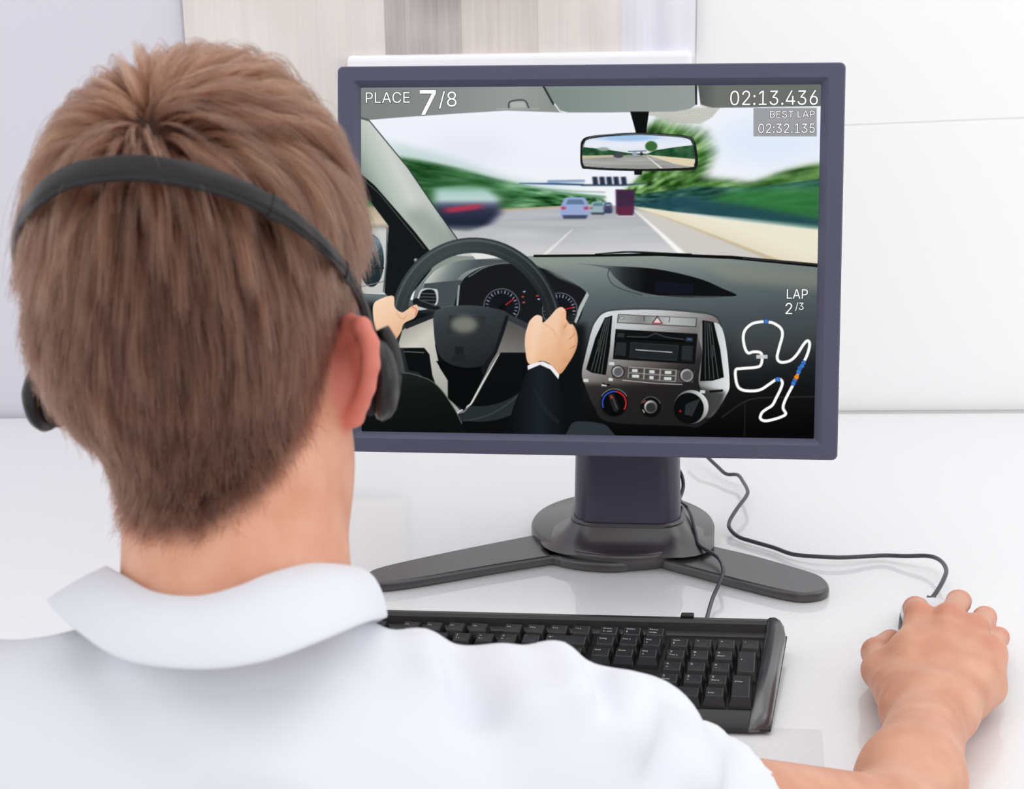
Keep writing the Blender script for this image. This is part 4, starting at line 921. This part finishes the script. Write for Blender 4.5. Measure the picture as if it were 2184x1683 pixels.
# roof lining and visors
put(pmask([(745, 170), (1165, 170), (1200, 240), (1080, 236), (980, 242), (860, 250), (785, 256), (745, 246)]), grad2((760, 0), (1190, 0), [(0, C3(126, 132, 128)), (.45, C3(136, 140, 140)), (.8, C3(152, 156, 154)), (1, C3(140, 146, 142))])); put(smask([(745, 244), (785, 256)], 5), C3(92, 100, 94))
put(pmask([(1330, 232), (1540, 226), (1520, 250), (1495, 265), (1440, 262), (1410, 250), (1380, 244)]), C3(206, 206, 196), .75); dots = (((XX+YY*2) % 5 < 2.2) & (YY % 3 < 1.8)).astype(np.float32); put(pmask([(1330, 236), (1535, 230), (1515, 252), (1490, 264), (1430, 262), (1400, 250)])*dots, C3(140, 140, 128), .6)
put(pmask([(1150, 170), (1160, 190), (1182, 226), (1195, 238), (1210, 240), (1300, 240), (1440, 238), (1472, 232), (1486, 222), (1489, 170)]), grad2((1170, 200), (1470, 236), [(0, C3(128, 138, 134)), (.5, C3(140, 150, 148)), (1, C3(150, 156, 154))])); put(smask([(1158, 182), (1180, 222)], 4), C3(40, 44, 44)); put(smask([(1183, 222), (1194, 237), (1212, 241)], 3), C3(222, 226, 222))
put(pmask([(1487, 170), (1765, 170), (1765, 226), (1600, 229), (1510, 230), (1494, 222)]), grad2((1490, 0), (1760, 0), [(0, C3(84, 88, 86)), (.15, C3(112, 114, 110)), (1, C3(108, 112, 108))])); put(smask([(1484, 172), (1485, 222)], 4), C3(34, 36, 36)); put(smask([(1494, 224), (1520, 231)], 2), C3(200, 200, 190))
put(smask([(1085, 232), (1088, 217), (1118, 214), (1128, 230)], 3, True), C3(70, 76, 74)); put(pmask([(1089, 218), (1117, 217), (1124, 229), (1090, 230)]), C3(176, 180, 176)); put(smask([(1060, 232), (1150, 232)], 2), C3(168, 172, 168))
# mirror
put(pmask([(1344, 238), (1384, 238), (1378, 286), (1357, 286)]), C3(16, 18, 18)); put(pmask([(1238, 318), (1241, 300), (1256, 291), (1300, 286), (1362, 283), (1430, 286), (1470, 291), (1482, 302), (1488, 335), (1486, 357), (1470, 363), (1362, 365), (1260, 361), (1240, 355)], True), C3(30, 32, 32))
mi = pmask([(1243, 318), (1247, 303), (1260, 296), (1300, 291), (1362, 288), (1430, 291), (1466, 296), (1476, 306), (1482, 335), (1480, 351), (1468, 357), (1362, 360), (1262, 356), (1244, 349)], True)
put(mi, grad2((0, 290), (0, 328), [(0, C3(212, 226, 244)), (.5, C3(232, 236, 246)), (1, C3(222, 228, 234))])); put(mi*emask(1340, 294, 60, 7, 5), C3(150, 190, 232), .8)
put(mi*pmask([(1240, 313), (1300, 320), (1340, 326), (1380, 328), (1400, 320), (1440, 314), (1490, 308), (1490, 342), (1380, 334), (1240, 332)]), C3(44, 84, 54)+(noise(10)[..., None]-.5)*40); put(mi*emask(1389, 312, 13, 11, 3), C3(62, 104, 54)); put(mi*emask(1287, 318, 12, 4, 3), C3(150, 168, 160))
put(mi*pmask([(1240, 334), (1380, 330), (1490, 345), (1490, 364), (1240, 364)]), C3(158, 158, 154)+(noise(60, 4)[..., None]-.5)*30); put(mi*pmask([(1378, 330), (1490, 340), (1490, 358), (1440, 350)]), C3(222, 210, 178)); put(mi*pmask([(1240, 332), (1330, 330), (1330, 333), (1240, 339)]), C3(196, 184, 156)); put(mi*smask([(1380, 334), (1412, 360)], [1, 3]), C3(240, 240, 236)); put(mi*emask(1319, 331, 11, 6, 2), C3(70, 74, 80)); put(mi*emask(1368, 328, 3, 4, 2), C3(40, 46, 60)); put(mi*emask(1354, 328, 6, 4, 2), C3(150, 164, 180)); put(mi*smask([(1340, 323), (1378, 322)], 2), C3(70, 90, 110))
put(smask([(1243, 316), (1262, 292), (1362, 286), (1466, 293), (1480, 310)], 1.2, True), C3(120, 126, 126)); put(pmask([(1352, 362), (1370, 362), (1369, 373), (1353, 373)]), C3(20, 21, 22))
# instrument binnacle
put(pmask([(968, 668), (978, 620), (992, 592), (1030, 570), (1075, 562), (1130, 566), (1180, 580), (1225, 604), (1252, 627), (1246, 650), (1226, 692), (1150, 700), (1000, 690)], True), C3(26, 27, 29)); put(smask([(1000, 590), (1040, 568), (1090, 561), (1150, 569)], 3, True), C3(96, 104, 104)); put(pmask([(1252, 622), (1256, 630), (1244, 655), (1229, 690), (1224, 686), (1236, 652)]), C3(176, 184, 182)); put(blur(pmask([(1150, 565), (1200, 580), (1252, 620), (1240, 612), (1190, 592)]), 2), C3(120, 128, 126), .8); put(smask([(979, 610), (975, 655)], 4), C3(150, 158, 158))
def gauge(cx, cy, r, ang, needle):
    put(emask(cx, cy, r), C3(96, 96, 104)); put(emask(cx, cy, r-2.2), C3(22, 24, 30))
    for i in range(19):
        a = math.radians(210-i*13.3); q = (math.cos(a), -math.sin(a)); w = 1.5 if i % 2 else 2.4
        put(smask([(cx+q[0]*(r-10), cy+q[1]*(r-10)), (cx+q[0]*(r-5), cy+q[1]*(r-5))], w), C3(170, 176, 196), .8)
    put(smask([(cx+4, cy), needle], 2), C3(214, 40, 44)); put(emask(cx+2, cy+2, 8), C3(14, 15, 17))
gauge(1070, 654, 39, 0, (1095, 638)); gauge(1194, 662, 38, 0, (1224, 655))
for x, y, c in ((1118, 622, (150, 160, 190)), (1115, 633, (200, 60, 60)), (1117, 645, (180, 90, 70)), (1146, 631, (200, 60, 60)), (1149, 638, (150, 160, 190))): put(emask(x, y, 3, 1.8), C3(*c))
# centre display hood
put(pmask([(1230, 562), (1300, 567), (1400, 574), (1490, 594), (1540, 615), (1570, 631), (1500, 634), (1420, 632), (1350, 618), (1312, 592), (1296, 574), (1262, 566)], True), grad2((1290, 590), (1400, 600), [(0, C3(92, 102, 104)), (.35, C3(44, 48, 50)), (.8, C3(16, 17, 18))])); put(pmask([(1398, 600), (1480, 606), (1476, 628), (1396, 624)]), C3(20, 22, 34)); put(smask([(1300, 572), (1297, 590), (1315, 612), (1370, 630)], 1.5, True), C3(46, 52, 54)); put(smask([(1370, 631), (1570, 633)], 2), C3(120, 128, 126), .5)
# side vent and stalk
put(pmask([(888, 648), (898, 618), (925, 616), (934, 622), (930, 652), (890, 662)], True), C3(196, 200, 200)); put(pmask([(893, 645), (901, 621), (926, 620), (928, 648), (896, 652)], True), C3(24, 26, 28))
for k in range(4): put(smask([(898-k*2, 626+7*k), (928, 627+7*k)], 1.6), C3(96, 100, 102))
put(smask([(888, 644), (912, 652), (936, 658)], [16, 14, 8]), C3(28, 30, 32)); put(smask([(895, 640), (930, 653)], 2), C3(84, 88, 90))
# steering wheel
rim = [(1016+168*math.cos(a), 703-180*math.sin(a)+(6*math.cos(a))) for a in np.linspace(0, 2*math.pi, 72, endpoint=False)]
rm = smask(rim, 33, closed=True)*(1-pmask([(1085, 900), (1200, 780), (1250, 960), (1085, 960)]))
put(rm, grad2((880, 520), (1060, 860), [(0, C3(70, 78, 80)), (.3, C3(50, 56, 58)), (.6, C3(34, 38, 40)), (1, C3(40, 45, 47))]))
up_ = (YY < 700).astype(np.float32); put(smask([((x-1016)*.965+1016, (y-703)*.965+703) for x, y in rim], 5, closed=True)*up_, C3(84, 92, 94), .16); put(smask([((x-1016)*1.055+1016, (y-703)*1.055+703) for x, y in rim], 4, closed=True)*up_, C3(126, 136, 138), .35); put(smask([(878, 858), (960, 896), (1040, 886), (1110, 840), (1140, 800)], 3, True), C3(70, 78, 80), .6)
put(pmask([(848, 742), (858, 705), (880, 688), (930, 672), (928, 738), (938, 785), (958, 815), (957, 850), (986, 880), (975, 884), (940, 850), (922, 800), (916, 756), (905, 742)]), grad2((860, 690), (950, 830), [(0, C3(150, 148, 140)), (.3, C3(204, 202, 192)), (1, C3(168, 168, 162))])); put(pmask([(862, 692), (926, 668), (930, 676), (866, 702)]), C3(36, 40, 42))
put(pmask([(1082, 676), (1130, 700), (1124, 752), (1068, 752), (1042, 800), (1010, 858), (990, 880), (968, 884), (1000, 866), (1036, 796), (1064, 730)]), grad2((1070, 690), (1030, 830), [(0, C3(86, 84, 82)), (.4, C3(122, 120, 116)), (1, C3(120, 120, 118))])); put(smask([(1064, 756), (1030, 815), (1004, 862), (972, 883)], [1, 3, 3, 2]), C3(224, 224, 218)); put(pmask([(1082, 668), (1126, 690), (1130, 706), (1080, 682)]), C3(52, 58, 62))
put(pmask([(860, 744), (902, 744), (914, 760), (918, 800), (872, 790)]), C3(14, 15, 16)); put(smask([(862, 750), (904, 752)], 2), C3(96, 100, 100)); put(pmask([(930, 770), (955, 812), (955, 850), (990, 876), (1030, 806), (1040, 770)]), C3(10, 11, 12))
pad = pmask([(926, 668), (946, 656), (1000, 651), (1056, 658), (1084, 670), (1078, 702), (1058, 752), (1034, 778), (988, 784), (946, 768), (930, 738), (925, 700)], True); put(pad, grad2((960, 650), (1000, 785), [(0, C3(68, 74, 78)), (.25, C3(54, 60, 64)), (1, C3(34, 37, 40))])); put(pmask([(1078, 674), (1086, 672), (1060, 752), (1030, 800), (1026, 785), (1054, 748)]), C3(24, 26, 28)); put(pmask([(958, 672), (1036, 674), (1030, 716), (952, 712)]), C3(46, 50, 52)); put(blur(emask(990, 692, 28, 18, 6), 5), C3(128, 128, 120), .9); put(pmask([(971, 739), (989, 740), (989, 757), (970, 756)]), C3(30, 33, 35)); put(pmask([(965, 759), (993, 758), (992, 773), (964, 772)]), C3(34, 37, 39))
# console
co = pmask([(1262, 705), (1272, 684), (1288, 668), (1320, 662), (1400, 661), (1490, 668), (1524, 676), (1536, 696), (1548, 760), (1556, 805), (1556, 828), (1544, 860), (1520, 888), (1490, 910), (1450, 908), (1300, 900), (1268, 868), (1248, 822), (1241, 796), (1250, 752)], True)
put(blur(co, 3), C3(14, 16, 17), .9)
put(co, grad2((1300, 665), (1420, 905), [(0, C3(214, 217, 219)), (.2, C3(186, 188, 190)), (.42, C3(124, 120, 118)), (.55, C3(86, 80, 78)), (.66, C3(46, 43, 43)), (1, C3(18, 18, 18))]))
put(pmask([(1485, 705), (1500, 690), (1540, 700), (1556, 810), (1548, 845), (1516, 890), (1496, 880), (1506, 850), (1490, 815), (1497, 750)], True), grad2((1490, 0), (1556, 0), [(0, C3(120, 120, 120)), (.5, C3(196, 198, 200)), (1, C3(226, 228, 230))])); put(co*blur(pmask([(1240, 818), (1480, 824), (1548, 836), (1540, 870), (1480, 930), (1240, 930)]), 4), C3(34, 32, 33), .8)
put(pmask([(1318, 670), (1487, 678), (1485, 698), (1316, 689)]), C3(60, 62, 62)); put(pmask([(1320, 671.5), (1485, 679), (1483, 696), (1318, 687.5)]), grad2((1318, 0), (1486, 0), [(0, C3(168, 170, 170)), (.3, C3(128, 128, 128)), (.65, C3(184, 186, 186)), (1, C3(150, 152, 152))])); put(pmask([(1402, 673), (1414, 691), (1390, 690)]), C3(70, 40, 40)); put(pmask([(1402, 677), (1411, 690), (1393, 689)]), C3(220, 206, 204)); put(smask([(1393, 689.5), (1411, 690)], 2.4), C3(180, 40, 44)); put(pmask([(1321, 675), (1331, 675), (1331, 681), (1321, 681)]), C3(80, 82, 84)); put(pmask([(1322.5, 676), (1330, 676), (1330, 680), (1322.5, 680)]), C3(190, 192, 194)); put(smask([(1374, 674), (1374, 685)], 2), C3(80, 80, 80)); put(smask([(1428, 676), (1427, 687)], 2), C3(80, 80, 80))
for V_, lines in (([(1306, 673), (1290, 678), (1270, 720), (1250, 788), (1262, 795), (1292, 800), (1301, 740)], 5), ([(1498, 683), (1522, 687), (1536, 745), (1544, 805), (1520, 812), (1493, 813), (1498, 745)], 5)):
    put(pmask(V_), C3(14, 15, 16)); a0, a1 = np.array(V_[1], float), np.array(V_[0], float); b0, b1 = np.array(V_[3], float), np.array(V_[5 if lines else 4], float)
    if V_[0][0] > 1400: a0, a1, b0, b1 = np.array((1500, 686.)), np.array((1520, 690.)), np.array((1495, 810.)), np.array((1541, 805.))
    else: a0, a1, b0, b1 = np.array((1288, 682.)), np.array((1304, 676.)), np.array((1254, 788.)), np.array((1290, 798.))
    for k in range(1, 5): put(smask([a0+(a1-a0)*k/5, (a0+b0)/2+((a1+b1)/2-(a0+b0)/2)*k/5, b0+(b1-b0)*k/5], 1.6, True), C3(112, 114, 116), .75)
put(pmask([(1275, 725), (1282, 724), (1281, 752), (1274, 750)]), C3(50, 52, 54)); put(pmask([(1515, 736), (1522, 735), (1523, 762), (1515, 762)]), C3(50, 52, 54))
put(pmask([(1313, 702), (1488, 712), (1482, 777), (1307, 766)]), C3(18, 19, 20)); put(pmask([(1345, 730), (1448, 736), (1444, 770), (1342, 763)]), C3(44, 48, 50)); put(pmask([(1347, 732), (1446, 738), (1443, 768), (1344, 761)]), C3(34, 38, 40)); put(pmask([(1315, 730), (1336, 731), (1334, 760), (1311, 757)]), C3(40, 44, 46)); put(pmask([(1455, 737), (1478, 738), (1476, 770), (1453, 768)]), C3(40, 44, 46))
put(smask([(1338, 718), (1380, 719), (1398, 711), (1420, 719), (1458, 724)], 2.4), C3(62, 66, 68)); put(smask([(1336, 722), (1458, 728)], 3), C3(6, 6, 7)); put(pmask([(1317, 710), (1332, 711), (1331, 720), (1316, 719)]), C3(46, 48, 50)); put(pmask([(1463, 719), (1478, 720), (1477, 729), (1462, 728)]), C3(46, 50, 54)); put(smask([(1467, 723), (1474, 724)], 2.4), C3(60, 100, 190)); put(smask([(1356, 746), (1433, 751.5)], 1.6), C3(208, 210, 210))
put(pmask([(1306, 782), (1340, 783), (1445, 790), (1482, 793), (1478, 816), (1400, 816), (1305, 806)]), C3(78, 72, 70)); put(pmask([(1341, 782), (1444, 789), (1441, 815), (1338, 806)]), C3(150, 148, 146)); 
for i in range(3):
    for j in range(2): x, y = 1342+34*i-j*1.0, 784+2.3*i+12.2*j; put(pmask([(x, y), (x+31, y+2), (x+30, y+12), (x-.5, y+10.4)]), C3(72, 68, 67))
for x, y, w in ((1348, 787, 12), (1385, 789.5, 11), (1418, 791, 14), (1348, 799, 15), (1385, 802, 9), (1416, 804, 16), (1299, 772, 11), (1298, 806, 9), (1244, 808, 11), (1283, 817, 11), (1493, 832, 11), (1533, 827, 8)): put(pmask([(x, y), (x+w, y+.5), (x+w, y+7), (x, y+6.5)]), C3(206, 214, 212))
for cx, cy, r in ((1318, 793, 12), (1465, 801, 14)): put(emask(cx, cy, r+2), C3(24, 24, 25)); put(emask(cx, cy, r), grad2((cx-r, cy-r), (cx+r, cy+r), [(0, C3(216, 218, 220)), (.5, C3(120, 120, 122)), (1, C3(150, 150, 152))])); put(emask(cx, cy, r*.7), C3(92, 92, 96))
put(smask([(1328, 811), (1400, 818), (1455, 820)], 1.6), C3(190, 190, 188))
put(emask(1310, 860, 31), C3(30, 30, 32)); put(emask(1310, 860, 28), C3(10, 11, 12)); arc = lambda cx, cy, r, a0, a1, w, c, a=1: put(smask([(cx+r*math.cos(math.radians(t)), cy-r*math.sin(math.radians(t))) for t in np.linspace(a0, a1, 20)], w), C3(*c), a)
arc(1310, 860, 25, 200, 80, 3, (50, 80, 200)); arc(1310, 860, 25, 78, -30, 3, (200, 40, 44)); put(smask([(1304, 845), (1314, 872)], 13), C3(34, 34, 36)); put(smask([(1306, 845), (1316, 872)], 2), C3(80, 82, 84)); put(smask([(1303, 844), (1304, 849)], 3), C3(200, 50, 50)); arc(1310, 860, 30.5, 150, 30, 1.5, (130, 132, 134))
put(emask(1388, 868, 22), C3(14, 14, 15)); arc(1388, 868, 21.5, 160, 20, 1.4, (110, 110, 112)); put(emask(1388, 868, 14), grad2((1376, 856), (1400, 880), [(0, C3(224, 224, 226)), (.4, C3(120, 118, 118)), (1, C3(60, 58, 58))])); put(emask(1388, 869, 10), C3(48, 46, 46)); arc(1388, 868, 18, 150, 130, 2, (200, 70, 60)); arc(1388, 868, 18, 220, 200, 2, (220, 190, 180))
put(emask(1474, 868, 37, 36), grad2((1440, 890), (1506, 850), [(0, C3(40, 40, 42)), (.6, C3(120, 122, 124)), (1, C3(220, 222, 224))])); put(emask(1469, 871, 32, 33), C3(12, 13, 14)); put(pmask([(1462, 862), (1494, 850), (1482, 876), (1476, 888), (1460, 884)]), C3(44, 46, 48)); put(emask(1451, 877, 2.5), C3(150, 30, 30)); put(smask([(1515, 835), (1540, 833)], 5), C3(20, 20, 21)); put(smask([(1285, 818), (1300, 821)], 3), C3(10, 10, 10))
# glove box and lower dark
put(smask([(1540, 890), (1590, 856), (1640, 848), (1765, 846)], 3, True), C3(44, 46, 47), .8); put(smask([(1589, 858), (1588, 930)], 2), C3(40, 40, 42), .8)
# sleeves and hands
put(pmask([(740, 960), (760, 800), (850, 794), (892, 802), (932, 822), (962, 862), (984, 902), (992, 960)], True), grad2((850, 795), (860, 930), [(0, C3(30, 34, 34)), (.3, C3(22, 24, 24)), (1, C3(14, 15, 15))])); put(smask([(846, 794), (880, 798), (925, 816), (960, 856), (985, 903)], 2.5, True), C3(96, 112, 104), .7)
put(pmask([(1078, 960), (1090, 885), (1110, 830), (1126, 790), (1150, 775), (1176, 786), (1192, 810), (1204, 870), (1216, 960)], True), grad2((1090, 0), (1215, 0), [(0, C3(14, 17, 20)), (.5, C3(28, 34, 40)), (1, C3(12, 14, 16))])); put(smask([(1140, 830), (1160, 870), (1190, 900)], 8, True), C3(40, 46, 52), .35)
put(pmask([(1208, 960), (1214, 912), (1232, 899), (1275, 902), (1300, 914), (1320, 960)], True), C3(46, 52, 58))
put(pmask([(1125, 780), (1140, 773), (1158, 771), (1178, 780), (1193, 799), (1191, 809), (1174, 788), (1152, 778), (1126, 789)]), C3(238, 236, 240))
sk = lambda p0, p1, a, b_, c: grad2(p0, p1, [(0, C3(*a)), (.5, C3(*b_)), (1, C3(*c))])
put(pmask([(796, 652), (806, 640), (838, 631), (842, 655), (856, 666), (866, 662), (877, 654), (889, 650), (892, 662), (884, 678), (862, 690), (856, 706), (846, 722), (828, 744), (816, 732), (800, 704), (796, 676)], True), sk((800, 650), (860, 740), (246, 212, 184), (238, 196, 162), (214, 162, 124))); put(smask([(876, 653), (888, 660), (886, 672)], 3, True), C3(216, 110, 90), .7); put(smask([(846, 668), (858, 680), (868, 672)], 2, True), C3(206, 150, 112), .6)
rh = pmask([(1124, 700), (1130, 684), (1144, 672), (1156, 676), (1158, 688), (1172, 676), (1186, 660), (1198, 655), (1207, 664), (1208, 682), (1220, 690), (1230, 708), (1232, 730), (1226, 752), (1212, 776), (1194, 798), (1178, 780), (1156, 770), (1128, 776), (1120, 744), (1120, 718)], True)
put(rh, sk((1140, 670), (1220, 780), (244, 208, 182), (236, 192, 156), (218, 164, 124))); put(rh*blur(smask([(1204, 690), (1196, 730), (1204, 770)], 10, True), 5), C3(204, 140, 96), .5); put(smask([(1158, 690), (1176, 700), (1186, 716)], 2, True), C3(214, 160, 122), .6); put(smask([(1210, 686), (1204, 700)], 2), C3(190, 120, 84), .7); put(smask([(1226, 712), (1214, 724)], 2), C3(190, 120, 84), .7); put(smask([(1228, 736), (1216, 744)], 2), C3(190, 120, 84), .7); put(rh*blur(smask([(1150, 684), (1140, 720), (1134, 770)], 12, True), 6), C3(250, 220, 198), .5); put(rh*blur(smask([(1180, 690), (1196, 720), (1200, 760)], 9, True), 5), C3(246, 210, 180), .35); put(rh*blur(smask([(1228, 700), (1234, 730), (1216, 776), (1196, 800)], 9, True), 4), C3(186, 122, 86), .5); put(emask(1218, 680, 8, 12), C3(34, 38, 36), .9); put(rh*emask(1206, 676, 12, 14, 3)*(XX < 1210), C3(236, 188, 150), .9)
# --- game overlay: best-lap box and track map
put(pmask([(1607, 230), (1742, 230), (1742, 291), (1607, 291)]), C3(158, 160, 164))
trk = [(1580, 533), (1640, 545), (1695, 585), (1706, 640), (1685, 720), (1666, 800), (1676, 836), (1710, 848), (1770, 832), (1820, 785), (1868, 712), (1900, 680), (1918, 705), (1902, 780), (1870, 850), (1830, 930), (1795, 1010), (1750, 1095), (1720, 1160), (1712, 1205), (1732, 1247), (1700, 1270), (1640, 1290), (1572, 1302), (1536, 1284), (1545, 1242), (1580, 1212), (1628, 1180), (1660, 1120), (1690, 1060), (1706, 1010), (1692, 982), (1660, 980), (1600, 1020), (1540, 1058), (1470, 1070), (1390, 1060), (1352, 1015), (1342, 912), (1385, 896), (1500, 886), (1540, 865), (1548, 800), (1530, 770), (1480, 766), (1440, 775), (1415, 735), (1402, 655), (1418, 595), (1468, 550), (1530, 534)]
tp_ = [(1200+x/3.64, 540+y/3.64) for x, y in trk]; put(smask(tp_, 8.4, True, True, 6), C3(20, 20, 20), .35); put(smask(tp_, 6.2, True, True, 6), C3(255, 255, 255))
for x, y in ((1580, 530), (1670, 980), (1870, 852), (1843, 892), (1858, 876), (1832, 920), (1804, 985), (1792, 1010)): put(emask(1200+x/3.64, 540+y/3.64, 5.6), C3(20, 40, 80)); put(emask(1200+x/3.64, 540+y/3.64, 4.8), C3(62, 120, 204))
put(emask(1200+1816/3.64, 540+962/3.64, 5.6), C3(90, 50, 10)); put(emask(1200+1816/3.64, 540+962/3.64, 4.8), C3(250, 140, 30))
chk = pmask([(1613, 757), (1637, 757), (1637, 765), (1613, 765)]); put(chk, C3(150, 150, 150), .9); put(chk*((((XX/2).astype(int)+(YY/2).astype(int)) % 2) == 0), C3(250, 250, 250))
CV = np.clip(CV, 0, 255)

# --- put it on the screen as a grid of display points
GX, GY = 860, 655
def scr_pt(px, py, off):                         # sight line -> point on the screen plane
    r = ray(px, py); t = ((mon(0, off, 0)-CAM)@MY)/(r@MY); return CAM+r*t
gu = (np.arange(GX)/(GX-1)-.5)*SW; gv = (np.arange(GY)/(GY-1)-.5)*SH
PV = MC+MX*gu[None, :, None]+MZ*gv[:, None, None]+MY*.0003; rel = PV-CAM; dep = rel@FW
px = IMG_W/2+FPX*(rel@RT)/dep; py = IMG_H/2-FPX*(rel@UP)/dep
# sampled through the plane's own coordinates (u, v), so it stays put on the screen
colr = samp(CV, px-X0, py-Y0)/255; lin = np.where(colr <= .04045, colr/12.92, ((colr+.055)/1.055)**2.4)
idx = np.arange(GX*GY).reshape(GY, GX); Fq = np.stack([idx[:-1, :-1], idx[:-1, 1:], idx[1:, 1:], idx[1:, :-1]], -1).reshape(-1, 4)
def display(name, strength):
    m = bpy.data.materials.new(name); m.use_nodes = True; nt = m.node_tree; nt.nodes.clear(); o = nt.nodes.new('ShaderNodeOutputMaterial'); e = nt.nodes.new('ShaderNodeEmission'); a = nt.nodes.new('ShaderNodeAttribute'); a.attribute_name = 'tint'
    m.cycles.emission_sampling = 'NONE'; e.inputs[1].default_value = strength; nt.links.new(a.outputs['Color'], e.inputs[0]); nt.links.new(e.outputs[0], o.inputs[0]); return m
M_scr = display('lit_screen', 1.0)
scr = fast_mesh('screen', PV.reshape(-1, 3), Fq, M_scr, monitor, np.concatenate([lin.reshape(-1, 3), np.ones((GX*GY, 1))], 1)); scr['label'] = 'screen showing a car cockpit on a motorway with race overlay'
scr.data.polygons.foreach_set('use_smooth', np.zeros(len(scr.data.polygons), bool))
def hud_mat(name, c):
    m = bpy.data.materials.new(name); m.use_nodes = True; nt = m.node_tree; nt.nodes.clear(); o = nt.nodes.new('ShaderNodeOutputMaterial'); m.cycles.emission_sampling = 'NONE'; e = nt.nodes.new('ShaderNodeEmission'); e.inputs[0].default_value = c; nt.links.new(e.outputs[0], o.inputs[0]); return m
M_hw = hud_mat('overlay_white', (1, 1, 1, 1)); M_hd = hud_mat('overlay_outline', rgb(52, 54, 54))
def hud(s, x0, y0, x1, y1, bold=0.0, out=1.1):
    a = scr_pt(x0, y1, 0); b_ = scr_pt(x1, y0, 0); ua, ub = (a-MC)@MX, (b_-MC)@MX; va, vb = (a-MC)@MZ, (b_-MC)@MZ
    px1 = (ub-ua)/(x1-x0)                                   # one photo pixel on the screen
    base = text_mesh(s, 1.0); co = np.array([v.co[:] for v in base.vertices]); mn, mxx = co.min(0), co.max(0); base.calc_loop_triangles(); fc = [tuple(t.vertices) for t in base.loop_triangles]; bpy.data.meshes.remove(base)
    uu = ua+bold*px1+(co[:, 0]-mn[0])/(mxx[0]-mn[0])*(ub-ua-2*bold*px1); vv = va+bold*px1+(co[:, 1]-mn[1])/(mxx[1]-mn[1])*(vb-va-2*bold*px1)
    for nm, m, off, rr in (('lettering_outline', M_hd, -.00003, out+bold), ('lettering', M_hw, -.00008, bold)):
        sh = [(0, 0)] if rr == 0 else [(rr*px1*math.cos(k*math.pi/4), rr*px1*math.sin(k*math.pi/4)) for k in range(8)]
        V = []; F = []
        for i, (dx, dy) in enumerate(sh):
            F += [tuple(q+len(V) for q in f) for f in fc]; V += list(MC+MX*(uu+dx)[:, None]+MZ*(vv+dy)[:, None]+MY*(off-i*2e-7))
        mesh(nm, V, F, m, scr)
hud('PLACE', 780, 196, 874, 220); hud('7', 895, 192, 930, 245, 1.0); hud('/8', 936, 194, 974, 232)
hud('02:13.436', 1557, 192, 1745, 225); hud('BEST LAP', 1642, 236, 1738, 251, 0, .9); hud('02:32.135', 1617, 263, 1738, 284, 0, .9)
hud('LAP', 1678, 617, 1723, 637, 0, .9); hud('2', 1675, 646, 1690, 670, 0, .9); hud('/3', 1696, 645, 1714, 663, 0, .9)
